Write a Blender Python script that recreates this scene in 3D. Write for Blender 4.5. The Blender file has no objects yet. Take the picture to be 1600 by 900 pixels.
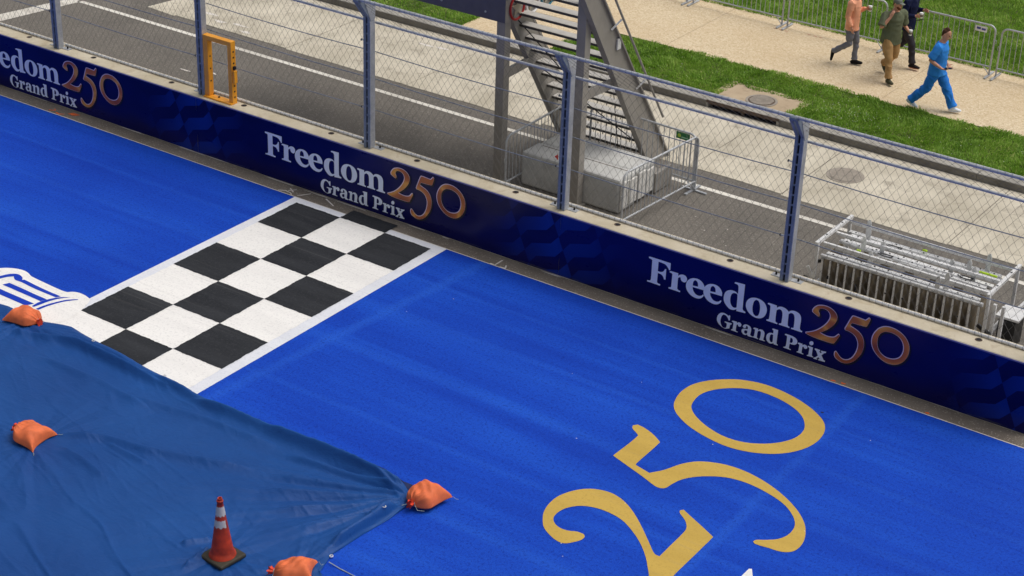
import bpy, math, random
import numpy as np
from mathutils import Vector, Matrix
from mathutils.geometry import tessellate_polygon
random.seed(7); RNG = np.random.default_rng(7)
scene = bpy.context.scene
COL = scene.collection
R = math.radians

# ------------------------------------------------------------------ camera, world, sun, exposure
cam_d = bpy.data.cameras.new('camera'); cam = bpy.data.objects.new('camera', cam_d); COL.objects.link(cam)
cam_d.sensor_width = 36.0; cam_d.lens = 65.163; cam_d.clip_start = 0.5; cam_d.clip_end = 2000
_r = Vector((0.8196513, 0.5719770, 0.0318429)); _u = Vector((-0.2872297, 0.3622389, 0.8867255)); _b = Vector((0.4956518, -0.7359520, 0.4611984))
cam.matrix_world = Matrix(((_r.x, _u.x, _b.x, 19.98255), (_r.y, _u.y, _b.y, -22.69957), (_r.z, _u.z, _b.z, 14.03353), (0, 0, 0, 1)))
scene.camera = cam

SUN_EL, SUN_AZ = R(64), R(48)          # azimuth measured from +Y towards +X
world = bpy.data.worlds.new('World'); scene.world = world; world.use_nodes = True
wn = world.node_tree; bg = wn.nodes['Background']
sky = wn.nodes.new('ShaderNodeTexSky'); sky.sky_type = 'NISHITA'; sky.sun_disc = False
sky.sun_elevation = SUN_EL; sky.sun_rotation = SUN_AZ; sky.air_density = 1.0; sky.dust_density = 6.0; sky.ozone_density = 1.0
hs = wn.nodes.new('ShaderNodeHueSaturation'); hs.inputs['Saturation'].default_value = 0.45
wn.links.new(sky.outputs[0], hs.inputs['Color']); wn.links.new(hs.outputs[0], bg.inputs[0]); bg.inputs[1].default_value = 0.112
sun_d = bpy.data.lights.new('sun', 'SUN'); sun = bpy.data.objects.new('sun', sun_d); COL.objects.link(sun)
sun_d.energy = 1.2; sun_d.angle = R(45); sun_d.color = (1.0, 0.965, 0.91)
sv = Vector((math.sin(SUN_AZ) * math.cos(SUN_EL), math.cos(SUN_AZ) * math.cos(SUN_EL), math.sin(SUN_EL)))
sun.rotation_euler = sv.to_track_quat('Z', 'Y').to_euler()
scene.view_settings.view_transform = 'Standard'; scene.view_settings.look = 'None'
scene.view_settings.gamma = 1.0; scene.view_settings.exposure = 0.0; scene.view_settings.use_curve_mapping = False

# ------------------------------------------------------------------ helpers
def lin(r, g, b):
    f = lambda c: (c / 255) / 12.92 if c <= 10 else ((c / 255 + 0.055) / 1.055) ** 2.4
    return (f(r), f(g), f(b), 1.0)

class NT:
    """small node-tree writer"""
    def __init__(s, name):
        s.m = bpy.data.materials.new(name); s.m.use_nodes = True; s.t = s.m.node_tree; s.n = s.t.nodes; s.b = s.n['Principled BSDF']
    def node(s, kind, **kw):
        n = s.n.new(kind)
        for k, v in kw.items():
            if k.startswith('i_'):
                key = k[2:]
                n.inputs[int(key) if key.isdigit() else key].default_value = v
            else: setattr(n, k, v)
        return n
    def link(s, a, b): s.t.links.new(a, b)
    def set(s, name, v):
        if hasattr(v, 'is_linked') or hasattr(v, 'links'): s.link(v, s.b.inputs[name])
        else: s.b.inputs[name].default_value = v
    def pos(s, scale=(1, 1, 1), obj=False):
        mp = s.node('ShaderNodeMapping'); mp.inputs['Scale'].default_value = scale
        src = s.node('ShaderNodeTexCoord').outputs['Object'] if obj else s.node('ShaderNodeNewGeometry').outputs['Position']
        s.link(src, mp.inputs['Vector']); return mp.outputs[0]
    def noise(s, vec, scale, detail=4, rough=0.55, dist=0.0):
        n = s.node('ShaderNodeTexNoise'); n.inputs['Scale'].default_value = scale; n.inputs['Detail'].default_value = detail
        n.inputs['Roughness'].default_value = rough; n.inputs['Distortion'].default_value = dist
        if vec is not None: s.link(vec, n.inputs['Vector'])
        return n.outputs['Fac']
    def ramp(s, fac, stops, interp='LINEAR'):
        n = s.node('ShaderNodeValToRGB'); cr = n.color_ramp; cr.interpolation = interp
        while len(cr.elements) < len(stops): cr.elements.new(0.5)
        for e, (p, c) in zip(cr.elements, stops): e.position = p; e.color = c if len(c) == 4 else (*c, 1)
        s.link(fac, n.inputs[0]); return n.outputs[0]
    def mix(s, fac, a, b, blend='MIX'):
        n = s.node('ShaderNodeMix', data_type='RGBA', blend_type=blend)
        for sock, v in ((n.inputs[0], fac), (n.inputs[6], a), (n.inputs[7], b)):
            if hasattr(v, 'links'): s.link(v, sock)
            else: sock.default_value = v
        return n.outputs[2]
    def math(s, op, a, b=None, c=None):
        n = s.node('ShaderNodeMath', operation=op)
        for sock, v in zip(n.inputs, (a, b, c)):
            if v is None: continue
            if hasattr(v, 'links'): s.link(v, sock)
            else: sock.default_value = v
        return n.outputs[0]
    def bump(s, h, strength=0.3, dist=0.01):
        n = s.node('ShaderNodeBump'); n.inputs['Strength'].default_value = strength; n.inputs['Distance'].default_value = dist
        s.link(h, n.inputs['Height']); s.link(n.outputs[0], s.b.inputs['Normal'])

def simple(name, col, rough=0.6, metal=0.0, var=0.12, scale=6.0, bump=0.0, bscale=40.0, coat=0.0, obj=True, spec=0.5):
    """one colour with soft unevenness, grime and optional relief"""
    t = NT(name); v = t.pos(obj=obj)
    n = t.noise(v, scale, 5)
    c = lin(*col)
    lo = tuple(x * (1 - var) for x in c[:3]); hi = tuple(min(1, x * (1 + var)) for x in c[:3])
    t.set('Base Color', t.ramp(n, [(0.3, lo), (0.7, hi)]))
    t.set('Metallic', metal); t.set('Specular IOR Level', spec)
    n2 = t.noise(v, scale * 3, 3)
    t.set('Roughness', t.ramp(n2, [(0.3, (max(0, rough - .08),) * 3), (0.7, (min(1, rough + .08),) * 3)]))
    if bump: t.bump(t.noise(v, bscale, 4), bump, 0.004)
    if coat: t.set('Coat Weight', coat); t.set('Coat Roughness', 0.15)
    return t.m

def finish(me, mat, smooth=False, angle=35):
    if mat is not None:
        for m in (mat if isinstance(mat, (list, tuple)) else [mat]): me.materials.append(m)
    if smooth:
        me.polygons.foreach_set('use_smooth', [True] * len(me.polygons))
        if angle: me.set_sharp_from_angle(angle=R(angle))
    me.update(); return me

def link(name, me, parent=None, loc=None, rot=None):
    o = bpy.data.objects.new(name, me); COL.objects.link(o)
    if parent: o.parent = parent
    if loc is not None: o.location = loc
    if rot is not None: o.rotation_euler = rot
    return o

def tag(o, label=None, cat=None, group=None, kind=None):
    for k, v in (('label', label), ('category', cat), ('group', group), ('kind', kind)):
        if v: o[k] = v
    return o

def thing(name, label, cat, loc=(0, 0, 0), rz=0.0, group=None):
    return tag(link(name, None, loc=loc, rot=(0, 0, rz)), label, cat, group)

def copy_tree(o, parent=None):
    c = o.copy(); COL.objects.link(c)
    c.parent = parent
    for ch in list(o.children): copy_tree(ch, c)
    return c

class MB:
    def __init__(s): s.v = []; s.f = []
    def add(s, verts, faces):
        k = len(s.v); s.v += [tuple(x) for x in verts]; s.f += [tuple(i + k for i in f) for f in faces]; return s
    def box(s, x0, x1, y0, y1, z0, z1):
        return s.add([(x0, y0, z0), (x1, y0, z0), (x1, y1, z0), (x0, y1, z0), (x0, y0, z1), (x1, y0, z1), (x1, y1, z1), (x0, y1, z1)],
                     [(0, 3, 2, 1), (4, 5, 6, 7), (0, 1, 5, 4), (1, 2, 6, 5), (2, 3, 7, 6), (3, 0, 4, 7)])
    def cbox(s, c, size):
        return s.box(*(w for a, b in zip(c, size) for w in (a - b / 2, a + b / 2)))
    def bar(s, a, b, w, h, up=(0, 0, 1)):
        """rectangular bar from a to b; w across, h along up"""
        a, b, up = Vector(a), Vector(b), Vector(up); t = (b - a).normalized(); sd = t.cross(up).normalized(); u2 = sd.cross(t).normalized()
        vs = [p + sd * (i * w / 2) + u2 * (j * h / 2) for p in (a, b) for i, j in ((-1, -1), (1, -1), (1, 1), (-1, 1))]
        return s.add(vs, [(0, 1, 2, 3), (7, 6, 5, 4), (0, 4, 5, 1), (1, 5, 6, 2), (2, 6, 7, 3), (3, 7, 4, 0)])
    def tube(s, pts, r, n=8, closed=False, cap=True):
        pts = [Vector(p) for p in pts]; m = len(pts); rings = []
        ref = None
        for i, p in enumerate(pts):
            if closed: t = pts[(i + 1) % m] - pts[i - 1]
            else: t = pts[min(i + 1, m - 1)] - pts[max(i - 1, 0)]
            t.normalize()
            if ref is None: ref = t.orthogonal().normalized()
            ref = (ref - t * ref.dot(t)).normalized(); o = t.cross(ref)
            rr = r[i] if isinstance(r, (list, tuple)) else r
            rings.append([p + (ref * math.cos(2 * math.pi * k / n) + o * math.sin(2 * math.pi * k / n)) * rr for k in range(n)])
        vs = [v for rg in rings for v in rg]; fs = []
        for i in range(m if closed else m - 1):
            j = (i + 1) % m
            fs += [(i * n + k, i * n + (k + 1) % n, j * n + (k + 1) % n, j * n + k) for k in range(n)]
        if cap and not closed: fs += [tuple(range(n))[::-1], tuple((m - 1) * n + k for k in range(n))]
        return s.add(vs, fs)
    def lathe(s, prof, n=24, c=(0, 0, 0)):
        vs = [(c[0] + r * math.cos(2 * math.pi * k / n), c[1] + r * math.sin(2 * math.pi * k / n), c[2] + z) for r, z in prof for k in range(n)]
        fs = [(i * n + k, i * n + (k + 1) % n, (i + 1) * n + (k + 1) % n, (i + 1) * n + k) for i in range(len(prof) - 1) for k in range(n)]
        fs += [tuple(range(n))[::-1], tuple((len(prof) - 1) * n + k for k in range(n))]
        return s.add(vs, fs)
    def prism(s, poly, d):
        """closed outline (3D points) swept by vector d"""
        m = len(poly); d = Vector(d); a = [Vector(p) for p in poly]
        return s.add(a + [p + d for p in a], [tuple(range(m))[::-1], tuple(range(m, 2 * m))] + [(i, (i + 1) % m, (i + 1) % m + m, i + m) for i in range(m)])
    def mesh(s, name='mesh'):
        me = bpy.data.meshes.new(name); me.from_pydata(s.v, [], s.f); return me
    def build(s, name, mat, parent=None, smooth=False, angle=35, bevel=0, loc=None, rot=None):
        o = link(name, finish(s.mesh(name), mat, smooth, angle), parent, loc, rot)
        if bevel:
            b = o.modifiers.new('bevel', 'BEVEL'); b.width = bevel; b.segments = 2; b.limit_method = 'ANGLE'; b.angle_limit = R(40)
        return o

def smooth_outline(pts, k=5, corner=48):
    """closed outline: rounded through gentle vertices, kept sharp at corners"""
    P = [Vector(p) for p in pts]; n = len(P); out = []
    def is_corner(i):
        a = P[i] - P[i - 1]; b = P[(i + 1) % n] - P[i]
        return a.length < 1e-9 or b.length < 1e-9 or math.degrees(a.angle(b)) > corner
    cs = [is_corner(i) for i in range(n)]
    for i in range(n):
        p1, p2 = P[i], P[(i + 1) % n]
        p0 = p1 + (p1 - p2) * .0 if cs[i] else P[i - 1]
        p3 = p2 if cs[(i + 1) % n] else P[(i + 2) % n]
        L = (p2 - p1).length
        m1 = (p2 - p1) if cs[i] else (p2 - p0).normalized() * L
        m2 = (p2 - p1) if cs[(i + 1) % n] else (p3 - p1).normalized() * L
        for j in range(k):
            t = j / k; t2, t3 = t * t, t * t * t
            out.append(p1 * (2 * t3 - 3 * t2 + 1) + m1 * (t3 - 2 * t2 + t) + p2 * (-2 * t3 + 3 * t2) + m2 * (t3 - t2))
    return out

def offset_outline(P, d):
    n = len(P); area = sum(P[i].x * P[(i + 1) % n].y - P[(i + 1) % n].x * P[i].y for i in range(n)); sg = 1 if area > 0 else -1
    out = []
    for i in range(n):
        t = (P[(i + 1) % n] - P[i - 1])
        if t.length < 1e-9: out.append(P[i]); continue
        t.normalize(); out.append(P[i] + Vector((t.y, -t.x)) * d * sg)
    return out

def fill(loops, to3, name='shape'):
    """flat filled shape with holes; to3 maps (a, b) to a 3D point; upward/outward winding is made consistent"""
    l3 = [[Vector((p.x, p.y, 0)) for p in L] for L in loops]
    tri = tessellate_polygon(l3); flat = [p for L in loops for p in L]
    me = bpy.data.meshes.new(name)
    fs = []
    for a, b, c in tri:
        A, B, C_ = flat[a], flat[b], flat[c]
        ar = (B.x - A.x) * (C_.y - A.y) - (C_.x - A.x) * (B.y - A.y)
        if abs(ar) < 1e-12: continue
        fs.append((a, b, c) if ar > 0 else (a, c, b))
    me.from_pydata([to3(p) for p in flat], [], fs); return me

def sheet(name, x0, x1, y0, y1, z, mat, parent=None):
    return MB().add([(x0, y0, z), (x1, y0, z), (x1, y1, z), (x0, y1, z)], [(0, 1, 2, 3)]).build(name, mat, parent)

def vnoise(x, y, seed=0):
    """smooth value noise on arrays"""
    xi = np.floor(x).astype(int); yi = np.floor(y).astype(int); xf = x - xi; yf = y - yi
    def h(a, b):
        k = (a * 374761393 + b * 668265263 + seed * 974711) & 0x7fffffff
        k = ((k ^ (k >> 13)) * 1274126177) & 0x7fffffff
        return ((k ^ (k >> 16)) & 0xffff) / 65535.0
    u = xf * xf * (3 - 2 * xf); v = yf * yf * (3 - 2 * yf)
    return (h(xi, yi) * (1 - u) + h(xi + 1, yi) * u) * (1 - v) + (h(xi, yi + 1) * (1 - u) + h(xi + 1, yi + 1) * u) * v

LOGO={"F":[[[0.0,0.89],[0.026,0.898],[0.405,0.9],[0.406,0.87],[0.405,0.778],[0.387,0.769],[0.367,0.797],[0.338,0.828],[0.305,0.848],[0.262,0.855],[0.183,0.859],[0.182,0.69],[0.233,0.691],[0.269,0.705],[0.293,0.731],[0.311,0.769],[0.334,0.771],[0.332,0.58],[0.305,0.579],[0.292,0.61],[0.269,0.638],[0.236,0.653],[0.185,0.658],[0.182,0.493],[0.199,0.478],[0.245,0.472],[0.24,0.445],[0.0,0.448],[0.0,0.471],[0.037,0.475],[0.058,0.486],[0.067,0.512],[0.067,0.845],[0.05,0.86],[0.005,0.866]]],"r":[[[0.397,0.75],[0.417,0.764],[0.554,0.768],[0.556,0.725],[0.59,0.754],[0.635,0.771],[0.683,0.765],[0.713,0.735],[0.717,0.695],[0.702,0.66],[0.672,0.642],[0.635,0.649],[0.611,0.671],[0.601,0.709],[0.579,0.704],[0.556,0.684],[0.557,0.496],[0.577,0.477],[0.614,0.474],[0.611,0.447],[0.398,0.448],[0.401,0.473],[0.43,0.478],[0.446,0.496],[0.449,0.716],[0.435,0.732],[0.4,0.736]]],"e":[[[0.843,0.773],[0.904,0.781],[0.967,0.766],[1.012,0.729],[1.039,0.678],[1.04,0.619],[0.829,0.613],[0.838,0.572],[0.864,0.53],[0.903,0.502],[0.955,0.496],[1.0,0.515],[1.024,0.543],[1.042,0.537],[1.023,0.495],[0.985,0.46],[0.935,0.441],[0.872,0.441],[0.808,0.46],[0.752,0.503],[0.719,0.554],[0.709,0.611],[0.722,0.677],[0.764,0.731],[0.803,0.758]],[[0.829,0.64],[0.924,0.649],[0.919,0.699],[0.903,0.73],[0.876,0.746],[0.851,0.736],[0.833,0.702]]],"d":[[[1.557,0.929],[1.579,0.94],[1.737,0.948],[1.736,0.525],[1.749,0.499],[1.791,0.483],[1.788,0.462],[1.631,0.448],[1.63,0.482],[1.601,0.46],[1.562,0.445],[1.511,0.446],[1.463,0.475],[1.418,0.521],[1.394,0.574],[1.392,0.633],[1.406,0.698],[1.442,0.745],[1.49,0.771],[1.539,0.78],[1.59,0.774],[1.633,0.748],[1.629,0.871],[1.618,0.897],[1.597,0.909],[1.556,0.912]],[[1.626,0.72],[1.613,0.746],[1.573,0.747],[1.539,0.73],[1.517,0.695],[1.508,0.641],[1.51,0.582],[1.528,0.532],[1.557,0.501],[1.593,0.493],[1.629,0.51]]],"o":[[[1.902,0.773],[1.961,0.784],[2.031,0.777],[2.094,0.748],[2.134,0.696],[2.151,0.632],[2.143,0.569],[2.11,0.503],[2.055,0.46],[1.997,0.445],[1.926,0.451],[1.852,0.487],[1.807,0.537],[1.786,0.591],[1.789,0.657],[1.818,0.717],[1.86,0.753]],[[1.954,0.753],[1.99,0.748],[2.013,0.716],[2.03,0.652],[2.032,0.582],[2.023,0.524],[2.003,0.484],[1.969,0.473],[1.937,0.49],[1.913,0.532],[1.903,0.599],[1.908,0.671],[1.923,0.721]]],"m":[[[2.154,0.758],[2.171,0.771],[2.311,0.769],[2.313,0.731],[2.349,0.762],[2.396,0.776],[2.451,0.771],[2.498,0.747],[2.517,0.729],[2.555,0.761],[2.602,0.775],[2.655,0.772],[2.702,0.751],[2.727,0.715],[2.737,0.659],[2.734,0.509],[2.752,0.485],[2.78,0.48],[2.775,0.455],[2.589,0.455],[2.589,0.476],[2.611,0.48],[2.629,0.493],[2.629,0.622],[2.622,0.68],[2.604,0.713],[2.578,0.724],[2.545,0.714],[2.521,0.686],[2.525,0.503],[2.539,0.483],[2.562,0.478],[2.557,0.459],[2.378,0.458],[2.378,0.48],[2.401,0.486],[2.417,0.501],[2.42,0.622],[2.414,0.68],[2.399,0.709],[2.368,0.724],[2.335,0.708],[2.314,0.681],[2.314,0.501],[2.326,0.48],[2.353,0.478],[2.348,0.456],[2.159,0.457],[2.162,0.48],[2.187,0.486],[2.201,0.504],[2.204,0.714],[2.194,0.736],[2.156,0.745]]],"G":[[[1.516,0.337],[1.537,0.331],[1.535,0.247],[1.515,0.242],[1.496,0.279],[1.457,0.312],[1.421,0.315],[1.393,0.286],[1.378,0.235],[1.374,0.182],[1.388,0.131],[1.417,0.094],[1.453,0.086],[1.483,0.101],[1.489,0.165],[1.477,0.184],[1.449,0.185],[1.449,0.203],[1.572,0.208],[1.574,0.191],[1.549,0.172],[1.541,0.106],[1.504,0.091],[1.464,0.078],[1.412,0.088],[1.358,0.115],[1.322,0.154],[1.307,0.196],[1.314,0.254],[1.34,0.302],[1.378,0.333],[1.428,0.343],[1.481,0.33],[1.5,0.316]]],"r2":[[[1.572,0.249],[1.589,0.262],[1.662,0.266],[1.662,0.244],[1.69,0.267],[1.721,0.269],[1.745,0.246],[1.741,0.213],[1.718,0.194],[1.692,0.198],[1.679,0.224],[1.66,0.213],[1.655,0.114],[1.666,0.099],[1.695,0.097],[1.69,0.085],[1.571,0.087],[1.576,0.105],[1.596,0.114],[1.604,0.219],[1.597,0.235],[1.575,0.24]]],"a":[[[1.77,0.229],[1.792,0.26],[1.831,0.275],[1.882,0.267],[1.913,0.242],[1.921,0.205],[1.912,0.12],[1.924,0.106],[1.952,0.103],[1.946,0.089],[1.891,0.082],[1.865,0.089],[1.858,0.107],[1.825,0.085],[1.789,0.088],[1.759,0.119],[1.754,0.153],[1.775,0.18],[1.814,0.194],[1.859,0.199],[1.86,0.235],[1.843,0.254],[1.824,0.248],[1.831,0.23],[1.818,0.208],[1.793,0.2],[1.774,0.21]],[[1.857,0.172],[1.822,0.169],[1.801,0.149],[1.806,0.12],[1.833,0.108],[1.856,0.127]]],"n":[[[1.952,0.251],[1.973,0.268],[2.038,0.27],[2.037,0.244],[2.072,0.271],[2.112,0.275],[2.145,0.25],[2.154,0.213],[2.144,0.118],[2.15,0.105],[2.175,0.104],[2.17,0.09],[2.07,0.087],[2.072,0.102],[2.084,0.113],[2.091,0.212],[2.081,0.239],[2.055,0.242],[2.036,0.218],[2.029,0.114],[2.04,0.105],[2.055,0.1],[2.052,0.089],[1.953,0.091],[1.957,0.107],[1.977,0.114],[1.985,0.226],[1.975,0.241],[1.955,0.242]]],"d2":[[[2.277,0.352],[2.294,0.36],[2.377,0.36],[2.374,0.128],[2.383,0.11],[2.401,0.109],[2.398,0.095],[2.329,0.091],[2.322,0.109],[2.284,0.089],[2.244,0.088],[2.206,0.117],[2.189,0.162],[2.192,0.208],[2.217,0.25],[2.254,0.273],[2.299,0.275],[2.3,0.326],[2.277,0.338]],[[2.301,0.251],[2.276,0.254],[2.254,0.23],[2.248,0.192],[2.25,0.147],[2.271,0.114],[2.296,0.118],[2.304,0.136]]],"P":[[[2.497,0.331],[2.512,0.343],[2.622,0.34],[2.682,0.324],[2.716,0.285],[2.717,0.24],[2.686,0.208],[2.638,0.195],[2.596,0.199],[2.587,0.125],[2.599,0.109],[2.627,0.106],[2.623,0.092],[2.494,0.093],[2.498,0.109],[2.521,0.117],[2.534,0.147],[2.538,0.299],[2.526,0.316],[2.5,0.316]],[[2.596,0.304],[2.621,0.303],[2.639,0.279],[2.638,0.238],[2.621,0.217],[2.592,0.217]]],"r3":[[[2.728,0.254],[2.743,0.267],[2.808,0.267],[2.809,0.242],[2.836,0.266],[2.87,0.263],[2.894,0.242],[2.891,0.212],[2.868,0.196],[2.843,0.199],[2.829,0.224],[2.812,0.218],[2.808,0.121],[2.815,0.104],[2.843,0.105],[2.839,0.09],[2.724,0.092],[2.729,0.109],[2.75,0.116],[2.756,0.224],[2.746,0.24],[2.731,0.243]]],"i":[[[2.898,0.258],[2.909,0.267],[2.986,0.264],[2.983,0.132],[2.988,0.116],[3.008,0.111],[3.005,0.096],[2.9,0.088],[2.903,0.106],[2.924,0.113],[2.928,0.223],[2.921,0.241],[2.901,0.244]]],"dot":[[[2.987,0.339],[2.985,0.32],[2.974,0.302],[2.957,0.292],[2.939,0.29],[2.925,0.299],[2.918,0.315],[2.921,0.335],[2.932,0.352],[2.949,0.363],[2.966,0.364],[2.981,0.355]]],"x":[[[3.017,0.254],[3.03,0.264],[3.11,0.262],[3.107,0.243],[3.095,0.232],[3.12,0.212],[3.144,0.237],[3.122,0.241],[3.123,0.256],[3.211,0.267],[3.208,0.246],[3.181,0.23],[3.142,0.181],[3.183,0.115],[3.211,0.107],[3.206,0.085],[3.095,0.081],[3.1,0.098],[3.119,0.106],[3.096,0.13],[3.062,0.097],[3.081,0.094],[3.075,0.08],[3.013,0.08],[3.017,0.099],[3.041,0.11],[3.082,0.157],[3.045,0.224],[3.021,0.241]]],"2":[[[3.014,0.817],[2.974,0.833],[2.918,0.861],[2.914,0.892],[2.938,0.939],[2.976,0.981],[3.03,1.008],[3.095,1.023],[3.171,1.021],[3.241,0.996],[3.293,0.955],[3.318,0.904],[3.316,0.845],[3.287,0.772],[3.23,0.694],[3.153,0.618],[3.07,0.553],[3.134,0.538],[3.212,0.532],[3.277,0.542],[3.323,0.562],[3.356,0.599],[3.381,0.627],[3.394,0.617],[3.386,0.584],[3.322,0.455],[3.289,0.444],[3.175,0.44],[3.03,0.442],[2.913,0.452],[2.846,0.467],[2.847,0.481],[2.916,0.512],[3.006,0.568],[3.084,0.639],[3.151,0.721],[3.197,0.805],[3.212,0.879],[3.192,0.93],[3.149,0.965],[3.101,0.973],[3.045,0.963],[3.015,0.935],[3.009,0.899],[3.029,0.857],[3.028,0.822]]],"5":[[[3.562,0.994],[3.588,1.009],[3.777,1.0],[3.806,1.03],[3.83,1.059],[3.846,1.044],[3.838,1.001],[3.806,0.907],[3.779,0.9],[3.57,0.891],[3.546,0.856],[3.55,0.828],[3.613,0.809],[3.696,0.774],[3.759,0.714],[3.792,0.633],[3.798,0.542],[3.774,0.428],[3.72,0.327],[3.652,0.244],[3.569,0.193],[3.491,0.181],[3.421,0.198],[3.372,0.228],[3.353,0.269],[3.355,0.315],[3.373,0.329],[3.394,0.307],[3.448,0.255],[3.507,0.234],[3.573,0.251],[3.634,0.302],[3.679,0.383],[3.706,0.48],[3.709,0.569],[3.678,0.652],[3.627,0.704],[3.556,0.732],[3.477,0.74],[3.469,0.757]]],"0":[[[4.095,1.002],[4.18,1.017],[4.28,1.007],[4.371,0.97],[4.45,0.906],[4.5,0.82],[4.513,0.733],[4.496,0.623],[4.435,0.515],[4.346,0.445],[4.251,0.421],[4.151,0.432],[4.056,0.48],[3.981,0.547],[3.934,0.624],[3.916,0.722],[3.933,0.82],[3.986,0.919],[4.034,0.967]],[[4.116,0.927],[4.202,0.941],[4.291,0.925],[4.361,0.887],[4.408,0.823],[4.429,0.75],[4.424,0.667],[4.392,0.587],[4.334,0.534],[4.251,0.505],[4.163,0.506],[4.08,0.547],[4.028,0.61],[4.003,0.694],[4.004,0.787],[4.032,0.86],[4.071,0.902]]]}
PAINT={"two":[[[9.644,-5.458],[9.687,-5.507],[9.685,-5.591],[9.627,-5.703],[9.551,-5.789],[9.443,-5.797],[9.292,-5.742],[9.142,-5.649],[9.036,-5.521],[8.938,-5.348],[8.886,-5.136],[8.886,-4.932],[8.952,-4.734],[9.073,-4.558],[9.239,-4.452],[9.453,-4.421],[9.694,-4.499],[9.954,-4.673],[10.233,-4.916],[10.452,-5.125],[10.613,-5.27],[10.69,-5.278],[10.679,-4.951],[10.665,-4.584],[10.627,-4.474],[10.538,-4.366],[10.398,-4.26],[10.37,-4.211],[10.402,-4.164],[10.56,-4.243],[10.815,-4.365],[11.031,-4.476],[11.039,-4.978],[11.047,-5.528],[11.078,-6.044],[11.047,-6.191],[10.915,-5.949],[10.797,-5.72],[10.707,-5.594],[10.546,-5.388],[10.338,-5.179],[10.098,-4.999],[9.872,-4.878],[9.635,-4.833],[9.42,-4.855],[9.243,-4.941],[9.13,-5.093],[9.096,-5.247],[9.119,-5.386],[9.189,-5.473],[9.301,-5.527],[9.43,-5.519],[9.546,-5.464]]],"five":[[[8.732,-2.747],[8.777,-2.687],[8.887,-2.701],[9.069,-2.767],[9.247,-2.875],[9.279,-2.915],[9.3,-3.575],[9.315,-3.618],[9.57,-3.676],[9.694,-3.48],[9.806,-3.207],[9.936,-3.028],[10.104,-2.914],[10.366,-2.829],[10.67,-2.826],[11.013,-2.904],[11.352,-3.054],[11.631,-3.24],[11.834,-3.441],[11.952,-3.631],[12.03,-3.847],[12.041,-4.042],[11.995,-4.158],[11.89,-4.226],[11.726,-4.25],[11.543,-4.275],[11.497,-4.242],[11.514,-4.187],[11.616,-4.11],[11.733,-3.993],[11.793,-3.836],[11.788,-3.652],[11.736,-3.516],[11.632,-3.383],[11.42,-3.221],[11.126,-3.117],[10.801,-3.068],[10.518,-3.104],[10.311,-3.211],[10.13,-3.365],[10.007,-3.552],[9.96,-3.732],[9.939,-3.86],[9.879,-3.907],[9.793,-3.905],[9.543,-3.812],[9.196,-3.695],[8.934,-3.607],[8.938,-2.951],[8.883,-2.895],[8.768,-2.819]]],"zero":[[[9.112,-0.788],[9.351,-0.619],[9.71,-0.52],[10.139,-0.563],[10.529,-0.7],[10.82,-0.887],[10.95,-1.04],[11.029,-1.229],[11.055,-1.497],[11.005,-1.755],[10.879,-1.997],[10.679,-2.2],[10.409,-2.345],[10.096,-2.411],[9.718,-2.371],[9.376,-2.263],[9.098,-2.099],[8.952,-1.954],[8.87,-1.801],[8.804,-1.525],[8.822,-1.233],[8.934,-0.991]],[[9.397,-0.892],[9.641,-0.773],[9.958,-0.758],[10.279,-0.834],[10.534,-0.981],[10.684,-1.162],[10.762,-1.353],[10.756,-1.606],[10.644,-1.84],[10.47,-2.024],[10.231,-2.16],[9.939,-2.199],[9.615,-2.119],[9.326,-1.964],[9.155,-1.796],[9.091,-1.628],[9.072,-1.379],[9.174,-1.12]]],"white_corner":[[[11.754,-5.149],[11.741,-4.998],[11.743,-4.809],[11.775,-4.79],[11.933,-5.044]]],"emblem":[[[-2.266,-5.197],[-2.194,-5.08],[-2.098,-4.984],[-1.995,-4.894],[-1.863,-4.829],[-1.73,-4.802],[-1.614,-4.816],[-1.506,-4.859],[-1.462,-4.871],[-1.192,-4.889],[-0.898,-4.904],[-0.629,-4.898],[-0.559,-4.835],[-0.463,-4.797],[-0.33,-4.794],[-0.203,-4.823],[-0.139,-4.847],[0.014,-5.185],[0.071,-5.481],[0.009,-5.743],[-0.279,-5.9],[-0.612,-5.948],[-0.99,-5.96],[-1.373,-5.971]]],"s1":[[[-1.978,-5.358],[-1.876,-5.18],[-1.826,-5.062],[-1.745,-4.971],[-1.647,-4.959],[-1.546,-4.996],[-1.492,-5.049],[-1.462,-5.026],[-1.177,-5.048],[-0.884,-5.063],[-0.578,-5.064],[-0.619,-5.134],[-0.882,-5.137],[-1.163,-5.133],[-1.448,-5.111],[-1.58,-5.119],[-1.653,-5.081],[-1.692,-5.046],[-1.756,-5.124],[-1.806,-5.241],[-1.908,-5.419]]],"s2":[[[-1.614,-5.357],[-1.574,-5.249],[-1.268,-5.254],[-0.976,-5.267],[-0.676,-5.272],[-0.711,-5.374],[-0.984,-5.367],[-1.308,-5.361]]],"s3":[[[-1.652,-5.483],[-1.532,-5.482],[-1.325,-5.488],[-1.045,-5.49],[-0.725,-5.495],[-0.786,-5.617],[-1.085,-5.614],[-1.386,-5.611],[-1.505,-5.612]]],"s4":[[[-0.693,-5.568],[-0.705,-5.406],[-0.655,-5.237],[-0.572,-5.097],[-0.435,-4.988],[-0.54,-5.127],[-0.601,-5.287],[-0.63,-5.457],[-0.648,-5.573]]],"s5":[[[-0.575,-5.596],[-0.556,-5.435],[-0.506,-5.267],[-0.423,-5.09],[-0.293,-4.958],[-0.286,-4.982],[-0.391,-5.12],[-0.463,-5.288],[-0.503,-5.448],[-0.518,-5.594]]]}
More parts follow.
